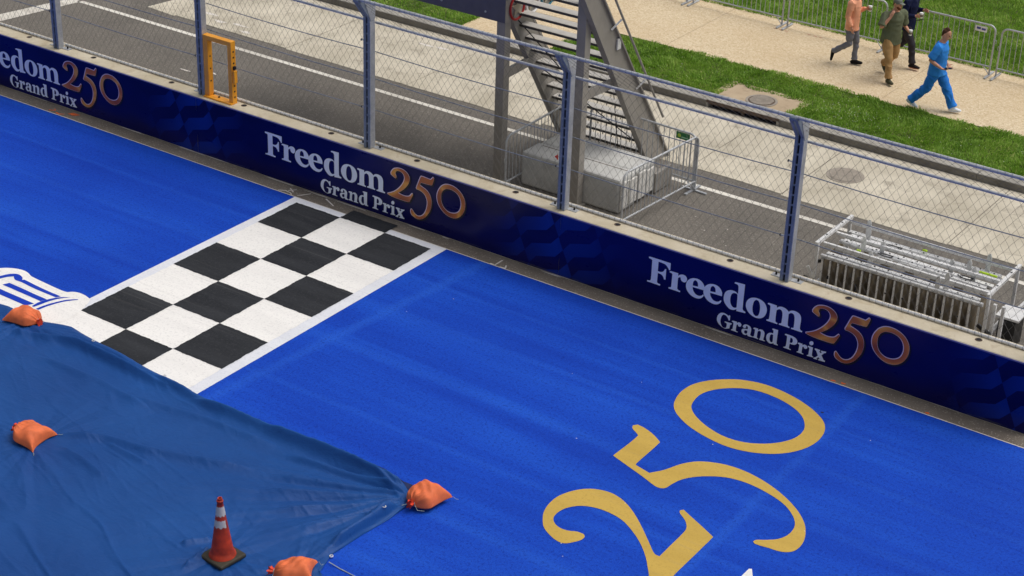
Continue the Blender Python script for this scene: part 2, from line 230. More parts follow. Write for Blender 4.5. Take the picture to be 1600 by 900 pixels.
RIDGES=[[[4.65,-6.13],[6.35,-6.07],[7.24,-6.08]],[[0.33,-5.71],[2.16,-5.9],[3.67,-6.13],[5.43,-6.07],[7.21,-6.11]],[[2.45,-7.95],[3.09,-7.62],[3.78,-7.49],[4.39,-7.28],[5.27,-6.95]],[[2.75,-8.14],[3.27,-8.21],[3.87,-8.35]],[[6.05,-9.18],[6.04,-8.67]],[[5.66,-8.82],[5.9,-8.51]],[[3.22,-7.71],[4.01,-7.72]],[[-0.25,-6.03],[2.3,-6.04],[3.23,-6.06]],[[-0.52,-6.38],[0.92,-6.01],[2.78,-6.13]],[[5.38,-6.42],[7.26,-6.17]],[[5.56,-6.89],[7.3,-6.23]],[[5.75,-7.23],[7.33,-6.3]],[[6.12,-7.52],[7.38,-6.36]],[[6.67,-7.65],[7.42,-6.42]],[[7.35,-6.57],[7.31,-7.25],[7.27,-7.72]],[[3.33,-6.17],[5.32,-5.94],[6.25,-5.95]],[[2.47,-6.61],[3.91,-6.39],[5.07,-6.34]],[[0.62,-6.63],[1.92,-6.57],[2.95,-6.69]]]
# ------------------------------------------------------------------ materials
def m_track():
    t = NT('blue_track_paint'); v = t.pos()
    fine = t.noise(v, 95, 3, 0.7)
    streak = t.noise(t.pos((0.10, 1.6, 1)), 1.1, 6, 0.6, 0.4)
    band = t.noise(t.pos((1.1, 0.05, 1)), 1.0, 3, 0.5)
    patch = t.noise(v, 0.35, 4)
    c = t.ramp(streak, [(0.30, lin(14, 60, 172)), (0.5, lin(20, 72, 188)), (0.68, lin(28, 84, 198))])
    # overlapping roller joints: two straight seams across the track, ragged at their edges, and long lap lines along it
    s = t.node('ShaderNodeSeparateXYZ'); t.link(v, s.inputs[0]); wob = t.math('MULTIPLY', t.math('SUBTRACT', t.noise(v, 2.2, 5, .65), 0.5), 0.22)
    for x0, slope, wd in ((4.02, 0.10, .16), (11.02, -0.015, .12)):
        dd = t.math('ABSOLUTE', t.math('ADD', t.math('SUBTRACT', t.math('SUBTRACT', s.outputs[0], x0), t.math('MULTIPLY', s.outputs[1], slope)), wob))
        c = t.mix(t.ramp(t.math('DIVIDE', dd, wd), [(0.2, (.5,) * 3), (1.0, (0,) * 3)]), c, lin(38, 94, 204))
    for y0, wd in ((-2.1, .10), (-3.45, .14), (-4.9, .08), (-1.0, .07), (-6.3, .12), (-7.6, .1)):
        dd = t.math('ABSOLUTE', t.math('ADD', t.math('SUBTRACT', s.outputs[1], y0), t.math('MULTIPLY', wob, 0.5)))
        c = t.mix(t.ramp(t.math('DIVIDE', dd, wd), [(0.3, (.34,) * 3), (1.0, (0,) * 3)]), c, lin(36, 92, 202))
    c = t.mix(t.ramp(band, [(0.6, (0, 0, 0)), (0.7, (.25,) * 3)]), c, lin(34, 88, 202))
    c = t.mix(t.ramp(patch, [(0.35, (.4,) * 3), (0.6, (0,) * 3)]), c, lin(12, 54, 164))
    c = t.mix(t.ramp(t.noise(v, 22, 6, .75), [(0.34, (.75,) * 3), (0.50, (0,) * 3)]), c, lin(6, 40, 132))
    c = t.mix(t.ramp(t.noise(v, 48, 4, .7), [(0.56, (0,) * 3), (0.70, (.45,) * 3)]), c, lin(58, 108, 212))
    c = t.mix(t.ramp(fine, [(0.30, (.9,) * 3), (0.44, (0,) * 3)]), c, lin(3, 20, 84))
    vo = t.node('ShaderNodeTexVoronoi'); vo.inputs['Scale'].default_value = 5.5; t.link(v, vo.inputs['Vector'])      # stray grit and missed pinholes
    sp = t.node('ShaderNodeSeparateColor'); t.link(vo.outputs['Color'], sp.inputs[0])
    pin = t.math('MULTIPLY', t.math('LESS_THAN', vo.outputs['Distance'], 0.045), t.math('GREATER_THAN', sp.outputs[0], 0.8))
    c = t.mix(t.math('MULTIPLY', pin, .8), c, lin(8, 18, 48))
    scu = t.noise(t.pos((0.05, 5.0, 1)), 2.0, 6, 0.7, 0.6)                                                            # faint tyre scuffs along the track
    c = t.mix(t.ramp(scu, [(0.60, (0,) * 3), (0.72, (.22,) * 3)]), c, lin(8, 34, 110))
    t.set('Base Color', c); t.set('Roughness', 0.75); t.set('Specular IOR Level', 0.12)
    t.bump(fine, 0.5, 0.006); return t.m
def m_paint(name, col, wear, wearcol):
    t = NT(name); v = t.pos(); fine = t.noise(v, 95, 3, 0.7)
    big = t.noise(t.pos((0.3, 2.0, 1)), 1.6, 5)
    c = t.mix(t.ramp(big, [(0.4, (0,) * 3), (0.75, (wear,) * 3)]), lin(*col), lin(*wearcol))
    c = t.mix(t.ramp(fine, [(0.30, (.8,) * 3), (0.42, (0,) * 3)]), c, lin(*wearcol))
    c = t.mix(t.ramp(t.noise(v, 26, 6, .75), [(0.34, (.8,) * 3), (0.48, (0,) * 3)]), c, lin(*wearcol))
    c = t.mix(t.ramp(t.noise(t.pos((0.06, 5.0, 1)), 2.0, 6, 0.7, 0.6), [(0.58, (0,) * 3), (0.72, (.20,) * 3)]), c, lin(126, 124, 122))
    t.set('Base Color', c); t.set('Roughness', 0.75); t.set('Specular IOR Level', 0.15); t.bump(fine, 0.4, 0.005); return t.m
def m_asphalt(name, a, b, speck):
    t = NT(name); v = t.pos(); f = t.noise(v, 70, 4, 0.75); big = t.noise(v, 0.8, 5)
    vo = t.node('ShaderNodeTexVoronoi'); vo.inputs['Scale'].default_value = 55; t.link(v, vo.inputs['Vector'])
    c = t.ramp(big, [(0.3, lin(*a)), (0.7, lin(*b))])
    c = t.mix(t.ramp(f, [(0.55, (0,) * 3), (0.75, (.8,) * 3)]), c, lin(*speck))
    c = t.mix(t.ramp(f, [(0.3, (.7,) * 3), (0.45, (0,) * 3)]), c, lin(52, 48, 44))
    sep = t.node('ShaderNodeSeparateColor'); t.link(vo.outputs['Color'], sep.inputs[0])
    c = t.mix(t.math('MULTIPLY', t.math('GREATER_THAN', sep.outputs[0], 0.93), 0.5), c, lin(*speck))
    t.set('Base Color', c); t.set('Roughness', 0.9); t.set('Specular IOR Level', 0.25); t.bump(f, 0.6, 0.01); return t.m
def m_concrete(name, a, b, stain, sc=1.1, crack=True, obj=False):
    t = NT(name); v = t.pos(obj=obj); big = t.noise(v, sc, 6, 0.6, 0.3); f = t.noise(v, 80, 4, 0.7)
    c = t.ramp(big, [(0.32, lin(*a)), (0.68, lin(*b))])
    st = t.noise(v, sc * 2.6, 6, 0.7, 0.8)
    c = t.mix(t.ramp(st, [(0.52, (0,) * 3), (0.74, (.75,) * 3)]), c, lin(*stain))
    c = t.mix(t.ramp(f, [(0.3, (.5,) * 3), (0.45, (0,) * 3)]), c, lin(*stain))
    if crack:
        w = t.node('ShaderNodeTexVoronoi', feature='DISTANCE_TO_EDGE'); w.inputs['Scale'].default_value = 0.55
        ad = t.node('ShaderNodeVectorMath', operation='ADD'); nn = t.node('ShaderNodeTexNoise'); nn.inputs['Scale'].default_value = 3; nn.inputs['Detail'].default_value = 5
        t.link(v, nn.inputs['Vector']); t.link(v, ad.inputs[0]); t.link(nn.outputs['Color'], ad.inputs[1]); t.link(ad.outputs[0], w.inputs['Vector'])
        k = t.math('MULTIPLY', t.math('LESS_THAN', w.outputs['Distance'], 0.006), t.math('GREATER_THAN', t.noise(v, 0.7, 2), 0.5))
        c = t.mix(t.math('MULTIPLY', k, 0.6), c, lin(85, 75, 62))
    t.set('Base Color', c); t.set('Roughness', 0.88); t.set('Specular IOR Level', 0.25); t.bump(f, 0.35, 0.006); return t.m
def m_aggregate():
    t = NT('exposed_aggregate'); v = t.pos()
    vo = t.node('ShaderNodeTexVoronoi'); vo.inputs['Scale'].default_value = 34; t.link(v, vo.inputs['Vector'])
    sep = t.node('ShaderNodeSeparateColor'); t.link(vo.outputs['Color'], sep.inputs[0])
    c = t.ramp(sep.outputs[0], [(0.0, lin(186, 164, 130)), (0.2, lin(206, 186, 152)), (0.7, lin(213, 195, 163)), (1.0, lin(226, 212, 184))])
    c = t.mix(t.ramp(t.noise(v, 0.5, 5), [(0.35, (.35,) * 3), (0.65, (0,) * 3)]), c, lin(192, 166, 128))
    c = t.mix(t.ramp(t.noise(v, 9, 5, 0.7), [(0.3, (.3,) * 3), (0.5, (0,) * 3)]), c, lin(190, 168, 134))
    t.set('Base Color', c); t.set('Roughness', 0.85); t.set('Specular IOR Level', 0.3); t.bump(vo.outputs['Distance'], 0.5, 0.01); return t.m
def m_grass():
    t = NT('grass_blade'); a = t.node('ShaderNodeAttribute', attribute_name='tone')
    v = t.pos(); big = t.noise(v, 1.2, 5)
    c = t.ramp(a.outputs['Fac'], [(0.0, lin(70, 104, 28)), (0.35, lin(112, 156, 46)), (0.7, lin(146, 184, 66)), (0.9, lin(184, 206, 108)), (1.0, lin(210, 202, 136))])
    c = t.mix(t.ramp(big, [(0.4, (0,) * 3), (0.65, (.5,) * 3)]), c, lin(138, 174, 62))
    t.set('Base Color', c); t.set('Roughness', 0.55); t.set('Specular IOR Level', 0.3)
    tr = t.node('ShaderNodeBsdfTranslucent'); t.link(c, tr.inputs[0]); mx = t.node('ShaderNodeMixShader'); mx.inputs[0].default_value = 0.42
    t.link(t.b.outputs[0], mx.inputs[1]); t.link(tr.outputs[0], mx.inputs[2]); t.link(mx.outputs[0], t.n['Material Output'].inputs[0]); return t.m
def m_banner():
    t = NT('printed_banner_vinyl'); g = t.node('ShaderNodeNewGeometry'); s = t.node('ShaderNodeSeparateXYZ'); t.link(g.outputs['Position'], s.inputs[0])
    x, z = s.outputs[0], s.outputs[2]
    xs = t.math('ADD', x, t.math('MULTIPLY', z, 0.45))
    u = t.math('DIVIDE', t.math('SUBTRACT', xs, 4.69), 0.855)
    ui = t.math('FLOOR', u); uf = t.math('SUBTRACT', u, ui)
    f = t.ramp(uf, [(0.0, (0,) * 3), (0.24, (.38,) * 3), (0.74, (.62,) * 3), (1.0, (1,) * 3)])
    row = t.math('FLOOR', t.math('DIVIDE', t.math('SUBTRACT', t.math('SUBTRACT', z, 0.71), t.math('MULTIPLY', f, 0.43)), 0.215))
    par = t.math('ABSOLUTE', t.math('MODULO', t.math('ADD', row, ui), 2.0))
    w = t.math('SUBTRACT', t.math('PINGPONG', t.math('ADD', x, -5.2 + 8.144 * 8), 4.072), 0.0)     # distance from a flag centre
    amp = t.math('SUBTRACT', 1.0, t.math('SMOOTH_MIN', t.math('DIVIDE', t.math('MAXIMUM', t.math('SUBTRACT', w, 0.15), 0.0), 1.15), 1.0, 0.2))
    side = t.ramp(uf, [(0.0, (.55,) * 3), (0.85, (1,) * 3), (1.0, (.8,) * 3)])
    k = t.math('MULTIPLY', t.math('MULTIPLY', par, amp), side)
    # the navy of the print itself drifts a little along the wall
    base = t.ramp(t.noise(t.pos((0.35, 1, 0.9)), 0.9, 3), [(0.35, lin(3, 3, 66)), (0.65, lin(7, 12, 92))])
    c = t.mix(k, base, lin(12, 46, 140))
    dirt = t.noise(t.pos((0.6, 1, 6)), 3, 6, 0.7)
    low = t.math('MULTIPLY', t.math('LESS_THAN', z, 0.05), t.ramp(dirt, [(0.5, (0,) * 3), (0.7, (.6,) * 3)]))
    c = t.mix(low, c, lin(90, 88, 86))
    t.set('Base Color', c); t.set('Roughness', t.ramp(t.noise(t.pos((0.8, 1, 2)), 2, 4), [(0.3, (.26,) * 3), (0.7, (.38,) * 3)])); t.set('Specular IOR Level', 0.22)
    t.bump(t.noise(t.pos((0.5, 1, 1.3)), 1.6, 3), 0.2, 0.03); return t.m
def m_copper():
    t = NT('copper_print'); v = t.pos((1, 1, 1)); w = t.noise(t.pos((1.5, 1, 2.4)), 1.15, 1, 0.3)
    c = t.ramp(w, [(0.30, lin(150, 74, 36)), (0.43, lin(192, 106, 50)), (0.52, lin(228, 160, 66)), (0.60, lin(196, 108, 50)), (0.75, lin(150, 72, 38))])
    t.set('Base Color', c); t.set('Roughness', 0.38); return t.m
def m_tarp():
    t = NT('blue_tarp'); v = t.pos(); f = t.noise(t.pos((1.5, 2.6, 1)), 3.2, 7, 0.66, 1.2); g = t.noise(t.pos((1, 1.6, 1)), 20, 5, 0.65, 1.0)
    c = t.ramp(t.noise(v, 0.45, 4), [(0.3, lin(14, 62, 126)), (0.7, lin(22, 76, 144))])
    c = t.mix(t.ramp(f, [(0.6, (0,) * 3), (0.8, (.3,) * 3)]), c, lin(30, 92, 162))
    t.set('Base Color', c); t.set('Roughness', t.ramp(g, [(0.3, (.46,) * 3), (0.7, (.60,) * 3)])); t.set('Specular IOR Level', 0.25)
    t.bump(t.math('ADD', f, t.math('MULTIPLY', g, 0.35)), 0.5, 0.022); return t.m
def m_galv(name='galvanised_steel', a=(158, 162, 168), b=(200, 202, 204), metal=0.35, rough=0.5):
    t = NT(name); v = t.pos(obj=False)
    vo = t.node('ShaderNodeTexVoronoi'); vo.inputs['Scale'].default_value = 60; t.link(v, vo.inputs['Vector'])
    sep = t.node('ShaderNodeSeparateColor'); t.link(vo.outputs['Color'], sep.inputs[0])
    n = t.noise(v, 7, 5)
    c = t.mix(0.35, t.ramp(n, [(0.3, lin(*a)), (0.7, lin(*b))]), t.ramp(sep.outputs[0], [(0, lin(*a)), (1, lin(*b))]))
    t.set('Base Color', c); t.set('Metallic', metal); t.set('Roughness', rough); return t.m

M = dict(
    track=m_track(), white=m_paint('white_track_paint', (238, 236, 232), .35, (206, 204, 202)),
    border=m_paint('pale_border_paint', (222, 224, 230), .4, (196, 200, 210)), gold=m_paint('gold_track_paint', (196, 164, 82), .6, (176, 146, 70)),
    stripe=m_paint('deep_blue_stripe_paint', (20, 56, 172), .5, (26, 66, 186)),
    strip=m_asphalt('worn_asphalt', (104, 96, 88), (130, 122, 112), (172, 162, 148)), road=m_asphalt('grey_asphalt', (100, 96, 90), (116, 111, 104), (156, 150, 140)),
    line=m_paint('road_line_paint', (226, 222, 212), .9, (176, 170, 160)), slab=m_concrete('road_concrete', (180, 172, 154), (210, 202, 184), (136, 128, 114), 0.9, False),
    wallc=m_concrete('barrier_concrete', (196, 184, 158), (216, 206, 184), (178, 160, 128), 1.6, False),
    kerb=m_concrete('kerb_concrete', (150, 146, 138), (174, 170, 160), (104, 98, 90), 2.0, False), path=m_aggregate(),
    pad=m_concrete('pad_concrete', (172, 152, 126), (188, 170, 144), (142, 122, 98), 1.6, False), soil=simple('lawn_soil', (74, 88, 34), .95, var=.4, scale=3, obj=False),
    grass=m_grass(), banner=m_banner(), silver=simple('pale_lettering', (234, 240, 252), .5, var=.04, obj=False), copper=m_copper(),
    rim=simple('lilac_rim_print', (228, 208, 226), .5, var=.08, obj=False), shade=simple('black_print', (3, 3, 16), .5, var=0, obj=False), tarp=m_tarp(),
    galv=m_galv(), post=m_galv('blue_grey_steel', (104, 116, 130), (146, 154, 162), .1, .55), wire=simple('mesh_wire', (98, 95, 92), .6, .2, .15),
    slot=simple('dark_slot', (16, 18, 28), .8), cable=m_galv('steel_cable', (104, 112, 126), (154, 160, 168), .2, .5), alu=m_galv('aluminium', (200, 200, 200), (236, 236, 234), .2, .45),
    bronze=simple('bronze_grey_paint', (146, 141, 134), .5, .0, .10, 3, coat=.1), bronzel=simple('grey_tread_metal', (180, 177, 171), .6, .05, .10), darkbox=simple('charcoal_panel', (92, 90, 100), .45, .05, .1),
    ballast=m_concrete('ballast_concrete', (176, 176, 174), (198, 198, 194), (150, 148, 144), 1.8, False), ballast2=m_concrete('pale_cast_concrete', (206, 204, 198), (226, 224, 218), (170, 166, 158), 3, False),
    orange=simple('orange_paint', (246, 164, 38), .45, .0, .14, 5, coat=.2), cone=simple('cone_rubber', (166, 50, 22), .55, 0, .4, 9, .15), coneband=simple('reflective_band', (186, 186, 184), .4, 0, .14, 14),
    rubber=simple('black_rubber', (52, 48, 38), .75, 0, .25, 10, .3), bag=simple('orange_woven_bag', (222, 110, 62), .7, 0, .2, 6, .6, 120), bagneck=simple('bag_neck', (214, 62, 32), .6, 0, .2, 30, .5, 90),
    twine=simple('pale_twine', (166, 178, 172), .7), grommet=m_galv('grommet_metal', (206, 206, 204), (236, 236, 234), .4, .4),
    black=simple('black_plastic', (18, 18, 20), .5), iron=m_concrete('cast_iron', (146, 138, 128), (164, 156, 144), (116, 108, 98), 8, False), rust=simple('rusty_steel', (92, 76, 64), .8, .1, .3, 12, .3),
    green=simple('green_label', (20, 110, 56), .5), lime=simple('lime_strap', (176, 212, 20), .5), spray=simple('orange_spray', (232, 110, 52), .8, var=.2, scale=30), chalk=simple('white_spray', (214, 208, 200), .85, var=.1, scale=30),
    redpaint=simple('red_ring_paint', (178, 36, 36), .45), whitepaint=simple('white_ring_paint', (232, 232, 230), .45), teal=simple('teal_ring_paint', (36, 112, 132), .45), star=simple('tan_star_paint', (176, 164, 140), .55),
    brownp=simple('brown_panel', (128, 116, 96), .65, 0, .3, 4), flagor=simple('orange_tape', (240, 82, 40), .5),
)
M['kerbface'] = m_concrete('shaded_kerb_face', (112, 108, 100), (132, 128, 118), (84, 80, 74), 2.2, False)  # kerb front darker than its top: shade painted into the concrete colour
M['nosing'] = simple('nosing_grey', (74, 70, 66), .6)
M['tarpdark'] = simple('shadowed_tarp_hem', (14, 30, 78), .35, 0, .2, 4, .4, 20, obj=False)  # dark navy for the turned hem, its deep shadow put into the colour
M['blackpaint'] = m_paint('black_square_paint', (38, 40, 44), .6, (62, 64, 68))
def cloth(name, col, var=.12): return simple(name, col, .85, 0, var, 7, .5, 30, spec=.2)
SK = simple('skin', (196, 142, 116), .5, 0, .08, 8)
# ------------------------------------------------------------------ setting: ground sheets
KZ = 0.15
g = sheet('ground', -400, 400, -400, 400, -0.25, M['soil']); tag(g, 'bare ground under the whole site', 'ground', kind='structure')
road = sheet('road', -60, 60, 0.17, 8.80, -0.004, M['road']); tag(road, 'grey asphalt road behind the barrier wall', 'road', kind='structure')
sheet('paint_edge', -60, 60, .166, .184, .006, M['chalk'], road)
strip = sheet('asphalt_strip', -60, 60, 0.17, 0.60, 0.0, M['strip']); tag(strip, 'worn asphalt strip along the foot of the wall', 'road', kind='structure')
track = sheet('track', -60, 60, -40, 0.172, 0.002, M['track']); tag(track, 'royal blue painted race track surface', 'track', kind='structure')

def flat(name, loops, z, mat, parent, k=5, corner=48):
    L = [smooth_outline(l, k, corner) if k else [Vector(p) for p in l] for l in loops]
    return link(name, finish(fill(L, lambda p: (p.x, p.y, z), name), mat), parent)

ASP = 1.038
def gv(v): return -v * ASP
# start line: pale border sheet, white field, black squares (v runs towards the camera)
bo = MB().add([(-.19, gv(7.0), .006), (3.21, gv(7.0), .006), (3.21, gv(-.16), .006), (-.19, gv(-.16), .006)], [(0, 1, 2, 3)]).build('start_line_border', M['border'], track)
tag(bo, 'pale border round the chequered start line')
for u in range(3):
    for v in range(-1, 7):
        v0 = v if v >= 0 else -0.13
        blk = (u + v) % 2 == 0
        if v < 0 and not blk: continue
        if v < 0: v0 = -.36
        # hand-masked edges: each side wanders a few millimetres
        cs = [(u, gv(v + 1)), (u + 1, gv(v + 1)), (u + 1, gv(v0)), (u, gv(v0))]; ol = []
        for q in range(4):
            a, b = cs[q], cs[(q + 1) % 4]
            for j in range(24):
                t_ = j / 24; wv = 0 if j == 0 else random.gauss(0, .0035) + .004 * math.sin(j * .7 + u * 3 + v * 5 + q)
                ol.append((a[0] + (b[0] - a[0]) * t_ + wv * (abs(b[1] - a[1]) > .1), a[1] + (b[1] - a[1]) * t_ + wv * (abs(b[0] - a[0]) > .1)))
        flat('chequer_square', [ol], .0125 if blk else .009, M['blackpaint'] if blk else M['white'], track, 0)
for nm, key in (('painted_numeral_two', 'two'), ('painted_numeral_five', 'five'), ('painted_numeral_zero', 'zero')):
    tag(flat(nm, PAINT[key], .006, M['gold'], track), 'gold painted numeral on the blue track')
flat('painted_letter_tip', PAINT['white_corner'], .006, M['white'], track, 0)
em = flat('painted_emblem', PAINT['emblem'], .014, M['white'], track); tag(em, 'white painted column emblem beside the start line')
for k in ('s1', 's2', 's3', 's4', 's5'): flat('emblem_stripe', PAINT[k], .018, M['stripe'], em, 4)

# road markings
for a, b in ((-60, -11.03), (-10.95, 60)): sheet('edge_line', a, b, 5.13, 5.25, .002, M['line'], road)
MB().add([(-11.75, 3.0, .003), (-11.35, 2.85, .003), (-10.95, 5.13, .003), (-11.30, 5.13, .003)], [(0, 1, 2, 3)]).build('bay_line', M['line'], road)
# concrete slabs of the outer lane, each with its own edges
jx = [-9.45, -8.65, -5.35, -2.02, 1.35, 4.70, 6.65, 9.93, 13.2, 16.5, 19.8]
for i in range(len(jx) - 1):
    a, b = jx[i] + .009, jx[i + 1] - .009
    yo = 5.83 + .05 * math.sin(i * 1.7)
    pts = [(a, yo), ((a + b) / 2, yo + .03 * math.cos(i * 2.3)), (b, yo - .02), (b, 8.72), (a, 8.72)]
    if i == 0: pts = [(a - .1, 5.9), (b, yo), (b, 8.72), (a + .35, 8.72)]
    MB().prism([(x, y, -.1) for x, y in pts], (0, 0, .104 + .002 * (i % 2))).build('concrete_slab', M['slab'], road)
# patches of white residue on the road
def blotch(name, cx, cy, sx, sy, z, mat, parent, n=14, seed=0, rz=0.0):
    rnd = random.Random(seed); pts = []
    for i in range(n):
        a = 2 * math.pi * i / n; r = rnd.uniform(.55, 1.1)
        x, y = math.cos(a) * r * sx, math.sin(a) * r * sy
        pts.append((cx + x * math.cos(rz) - y * math.sin(rz), cy + x * math.sin(rz) + y * math.cos(rz)))
    return flat(name, [pts], z, mat, parent, 3, 80)
for i, (x, y, sx, sy) in enumerate([(-8.1, 6.45, .22, .06), (-7.6, 6.2, .2, .07), (-7.1, 6.3, .25, .05), (-6.7, 6.05, .2, .06), (-3.1, 7.95, .25, .06), (-2.75, 8.0, .2, .05), (-6.1, 3.52, .16, .03), (-5.6, 3.75, .22, .05)]):
    blotch('white_residue', x, y, sx, sy, .008, M['chalk'], road, 14, i)
def scribble(name, pts, w, z, mat, parent):
    mb = MB(); P = [Vector((x, y, z)) for x, y in pts]; n = len(P); L = []
    for i in range(n):
        t = (P[min(i + 1, n - 1)] - P[max(i - 1, 0)]).normalized(); s = Vector((-t.y, t.x, 0)) * w * (.5 + .2 * math.sin(i * 2.1))
        L += [P[i] + s, P[i] - s]
    mb.add(L, [(2 * i, 2 * i + 1, 2 * i + 3, 2 * i + 2) for i in range(n - 1)]); return mb.build(name, mat, parent)
for pts in ([(-6.62, .24), (-6.5, .3), (-6.58, .36)], [(-6.42, .24), (-6.3, .22), (-6.22, .28)]): scribble('orange_spray_mark', pts, .025, .006, M['spray'], strip)
blotch('orange_spray_mark', -6.08, .38, .1, .05, .006, M['spray'], strip, 10, 3, .5)
for i in range(5): scribble('orange_spray_mark', [(-6.18 + i * .04, .33), (-6.12 + i * .04, .44)], .016, .007, M['spray'], strip)
for pts in ([(-.62, .20), (-.5, .27), (-.36, .25), (-.3, .2)], [(-.5, .4), (-.34, .3)], [(-.36, .42), (-.46, .3)], [(-.05, .45), (-.14, .3), (-.2, .24)], [(.6, .3), (.3, .45)]): scribble('white_spray_mark', pts, .022, .006, M['chalk'], strip)
for pts in ([(4.2, .18), (4.2, .42)], [(4.1, .2), (4.22, .19)], [(4.36, .3), (4.4, .22)], [(4.30, .19), (4.42, .2)]): scribble('white_spray_mark', pts, .024, .006, M['chalk'], strip)
for x, y in ((10.46, .22), (10.62, .24), (12.0, .22)): blotch('orange_spray_mark', x, y, .045, .025, .006, M['spray'], strip, 9, int(x * 10))
for i in range(26):
    blotch('pale_scuff', RNG.uniform(-8, 14), RNG.uniform(.5, .56), RNG.uniform(.1, .5), .012, .006, M['chalk'], strip, 9, 50 + i)

for i in range(12): blotch('paint_fleck', RNG.uniform(4, 14), RNG.uniform(-7, -.4), RNG.uniform(.006, .016), RNG.uniform(.004, .012), .007, M['chalk'], track, 7, 200 + i)
blotch('dark_fleck', 10.75, -.72, .03, .02, .007, M['slot'], track, 7, 300)
# kerb stones with a storm drain inlet between them
def kerb(a, b):
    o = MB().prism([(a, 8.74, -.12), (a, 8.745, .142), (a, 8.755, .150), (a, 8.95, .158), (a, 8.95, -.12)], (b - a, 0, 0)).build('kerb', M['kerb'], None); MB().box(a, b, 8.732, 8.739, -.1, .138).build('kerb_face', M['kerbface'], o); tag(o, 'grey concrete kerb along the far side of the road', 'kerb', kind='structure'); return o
ks = [-40, -30, -21, -15, -12, -9, -6.1, -3.1, -.05, 3.42]
for a, b in zip(ks, ks[1:]): kerb(a + .004, b - .004)
ks = [5.08, 6.2, 9.26, 12.3, 15.4, 20, 30, 40]
for a, b in zip(ks, ks[1:]): kerb(a + .004, b - .004)
dr = thing('storm_drain', 'dark storm drain inlet with rusty steel lip in the kerb', 'drain', (4.25, 8.73, 0))
MB().box(-.83, .83, .012, .22, .09, .160).build('lintel', M['kerb'], dr, bevel=.006); MB().box(-.83, .83, -.004, .011, .085, .155).build('steel_lip', M['rust'], dr)
MB().box(-.83, .83, .19, .21, -.2, .1).build('back_wall', M['slot'], dr)
MB().box(-.83, .83, -.06, .19, -.22, -.2).build('floor', M['slot'], dr)
MB().box(-.83, -.78, -.01, .19, -.2, .104).build('side_wall', M['kerb'], dr); MB().box(.78, .83, -.01, .19, -.2, .104).build('side_wall', M['kerb'], dr)
MB().box(-.03, .03, .02, .06, -.2, .104).build('centre_post', M['rust'], dr)
MB().box(-.95, .95, -.28, -.012, -.05, .008).build('apron', M['slab'], dr)
pad = MB().add([(3.3, 8.952, KZ + .001), (5.2, 8.952, KZ + .001), (5.2, 10.05, KZ + .001), (3.3, 10.05, KZ + .001)], [(0, 1, 2, 3)]).build('manhole_pad', M['pad']); tag(pad, 'brown concrete pad round the manhole', 'pad', kind='structure')

def manhole(name, label, x, y, z, r, mat):
    t = thing(name, label, 'manhole', (x, y, z))
    MB().lathe([(r, 0), (r, .008), (r - .05, .008), (r - .05, .004)], 36).build('rim', M['iron'], t)
    MB().lathe([(r - .056, 0), (r - .056, .012)], 36).build('cover', mat, t)
    pr = MB(); n = 9
    for i in range(-n, n + 1):
        c = i * (r - .08) / n; h = math.sqrt(max(0, (r - .08) ** 2 - c * c))
        if h > .03: pr.box(c - .009, c + .009, -h, h, .012, .018)
    pr.build('cover_ribs', M['iron'], t); return t
manhole('manhole_cover', 'round grey manhole cover in the concrete lane', 7.21, 7.36, .004, .36, M['iron'])
manhole('manhole_cover', 'round iron manhole cover in the brown pad behind the kerb', 4.33, 9.40, KZ + .004, .33, M['rust'])

# lawn strips, path and far lawn
lawn = sheet('lawn_strip', -.75, 60, 8.95, 11.10, KZ - .015, M['soil']); tag(lawn, 'soil bed under the grass strip behind the kerb', 'lawn', kind='structure')
lawn2 = sheet('lawn_strip', -60, -3.0, 8.95, 11.10, KZ - .015, M['soil']); tag(lawn2, 'soil bed under the grass left of the stair', 'lawn', kind='structure')
path = sheet('path', -60, 60, 11.0, 14.35, KZ - .006, M['path']); tag(path, 'tan exposed aggregate footpath', 'path', kind='structure')
sheet('side_path', -3.1, -.65, 8.94, 11.001, KZ - .010, M['path'], path)
for xj in (6.2, 1.1, -4, 11.3): MB().box(xj - .006, xj + .006, 11.12, 14.15, KZ - .003, KZ - .002).build('path_joint', M['pad'], path)
for x in (2.45, 2.6, 2.75, 3.25, 3.4, 3.55): blotch('red_survey_mark', x, 13.55 + .12 * (x > 3), .05, .012, KZ - .002, M['redpaint'], path, 8, int(x * 20))
far = sheet('far_lawn', -150, 150, 14.2, 250, KZ - .02, M['soil']); tag(far, 'soil under the wide lawn beyond the path', 'lawn', kind='structure')

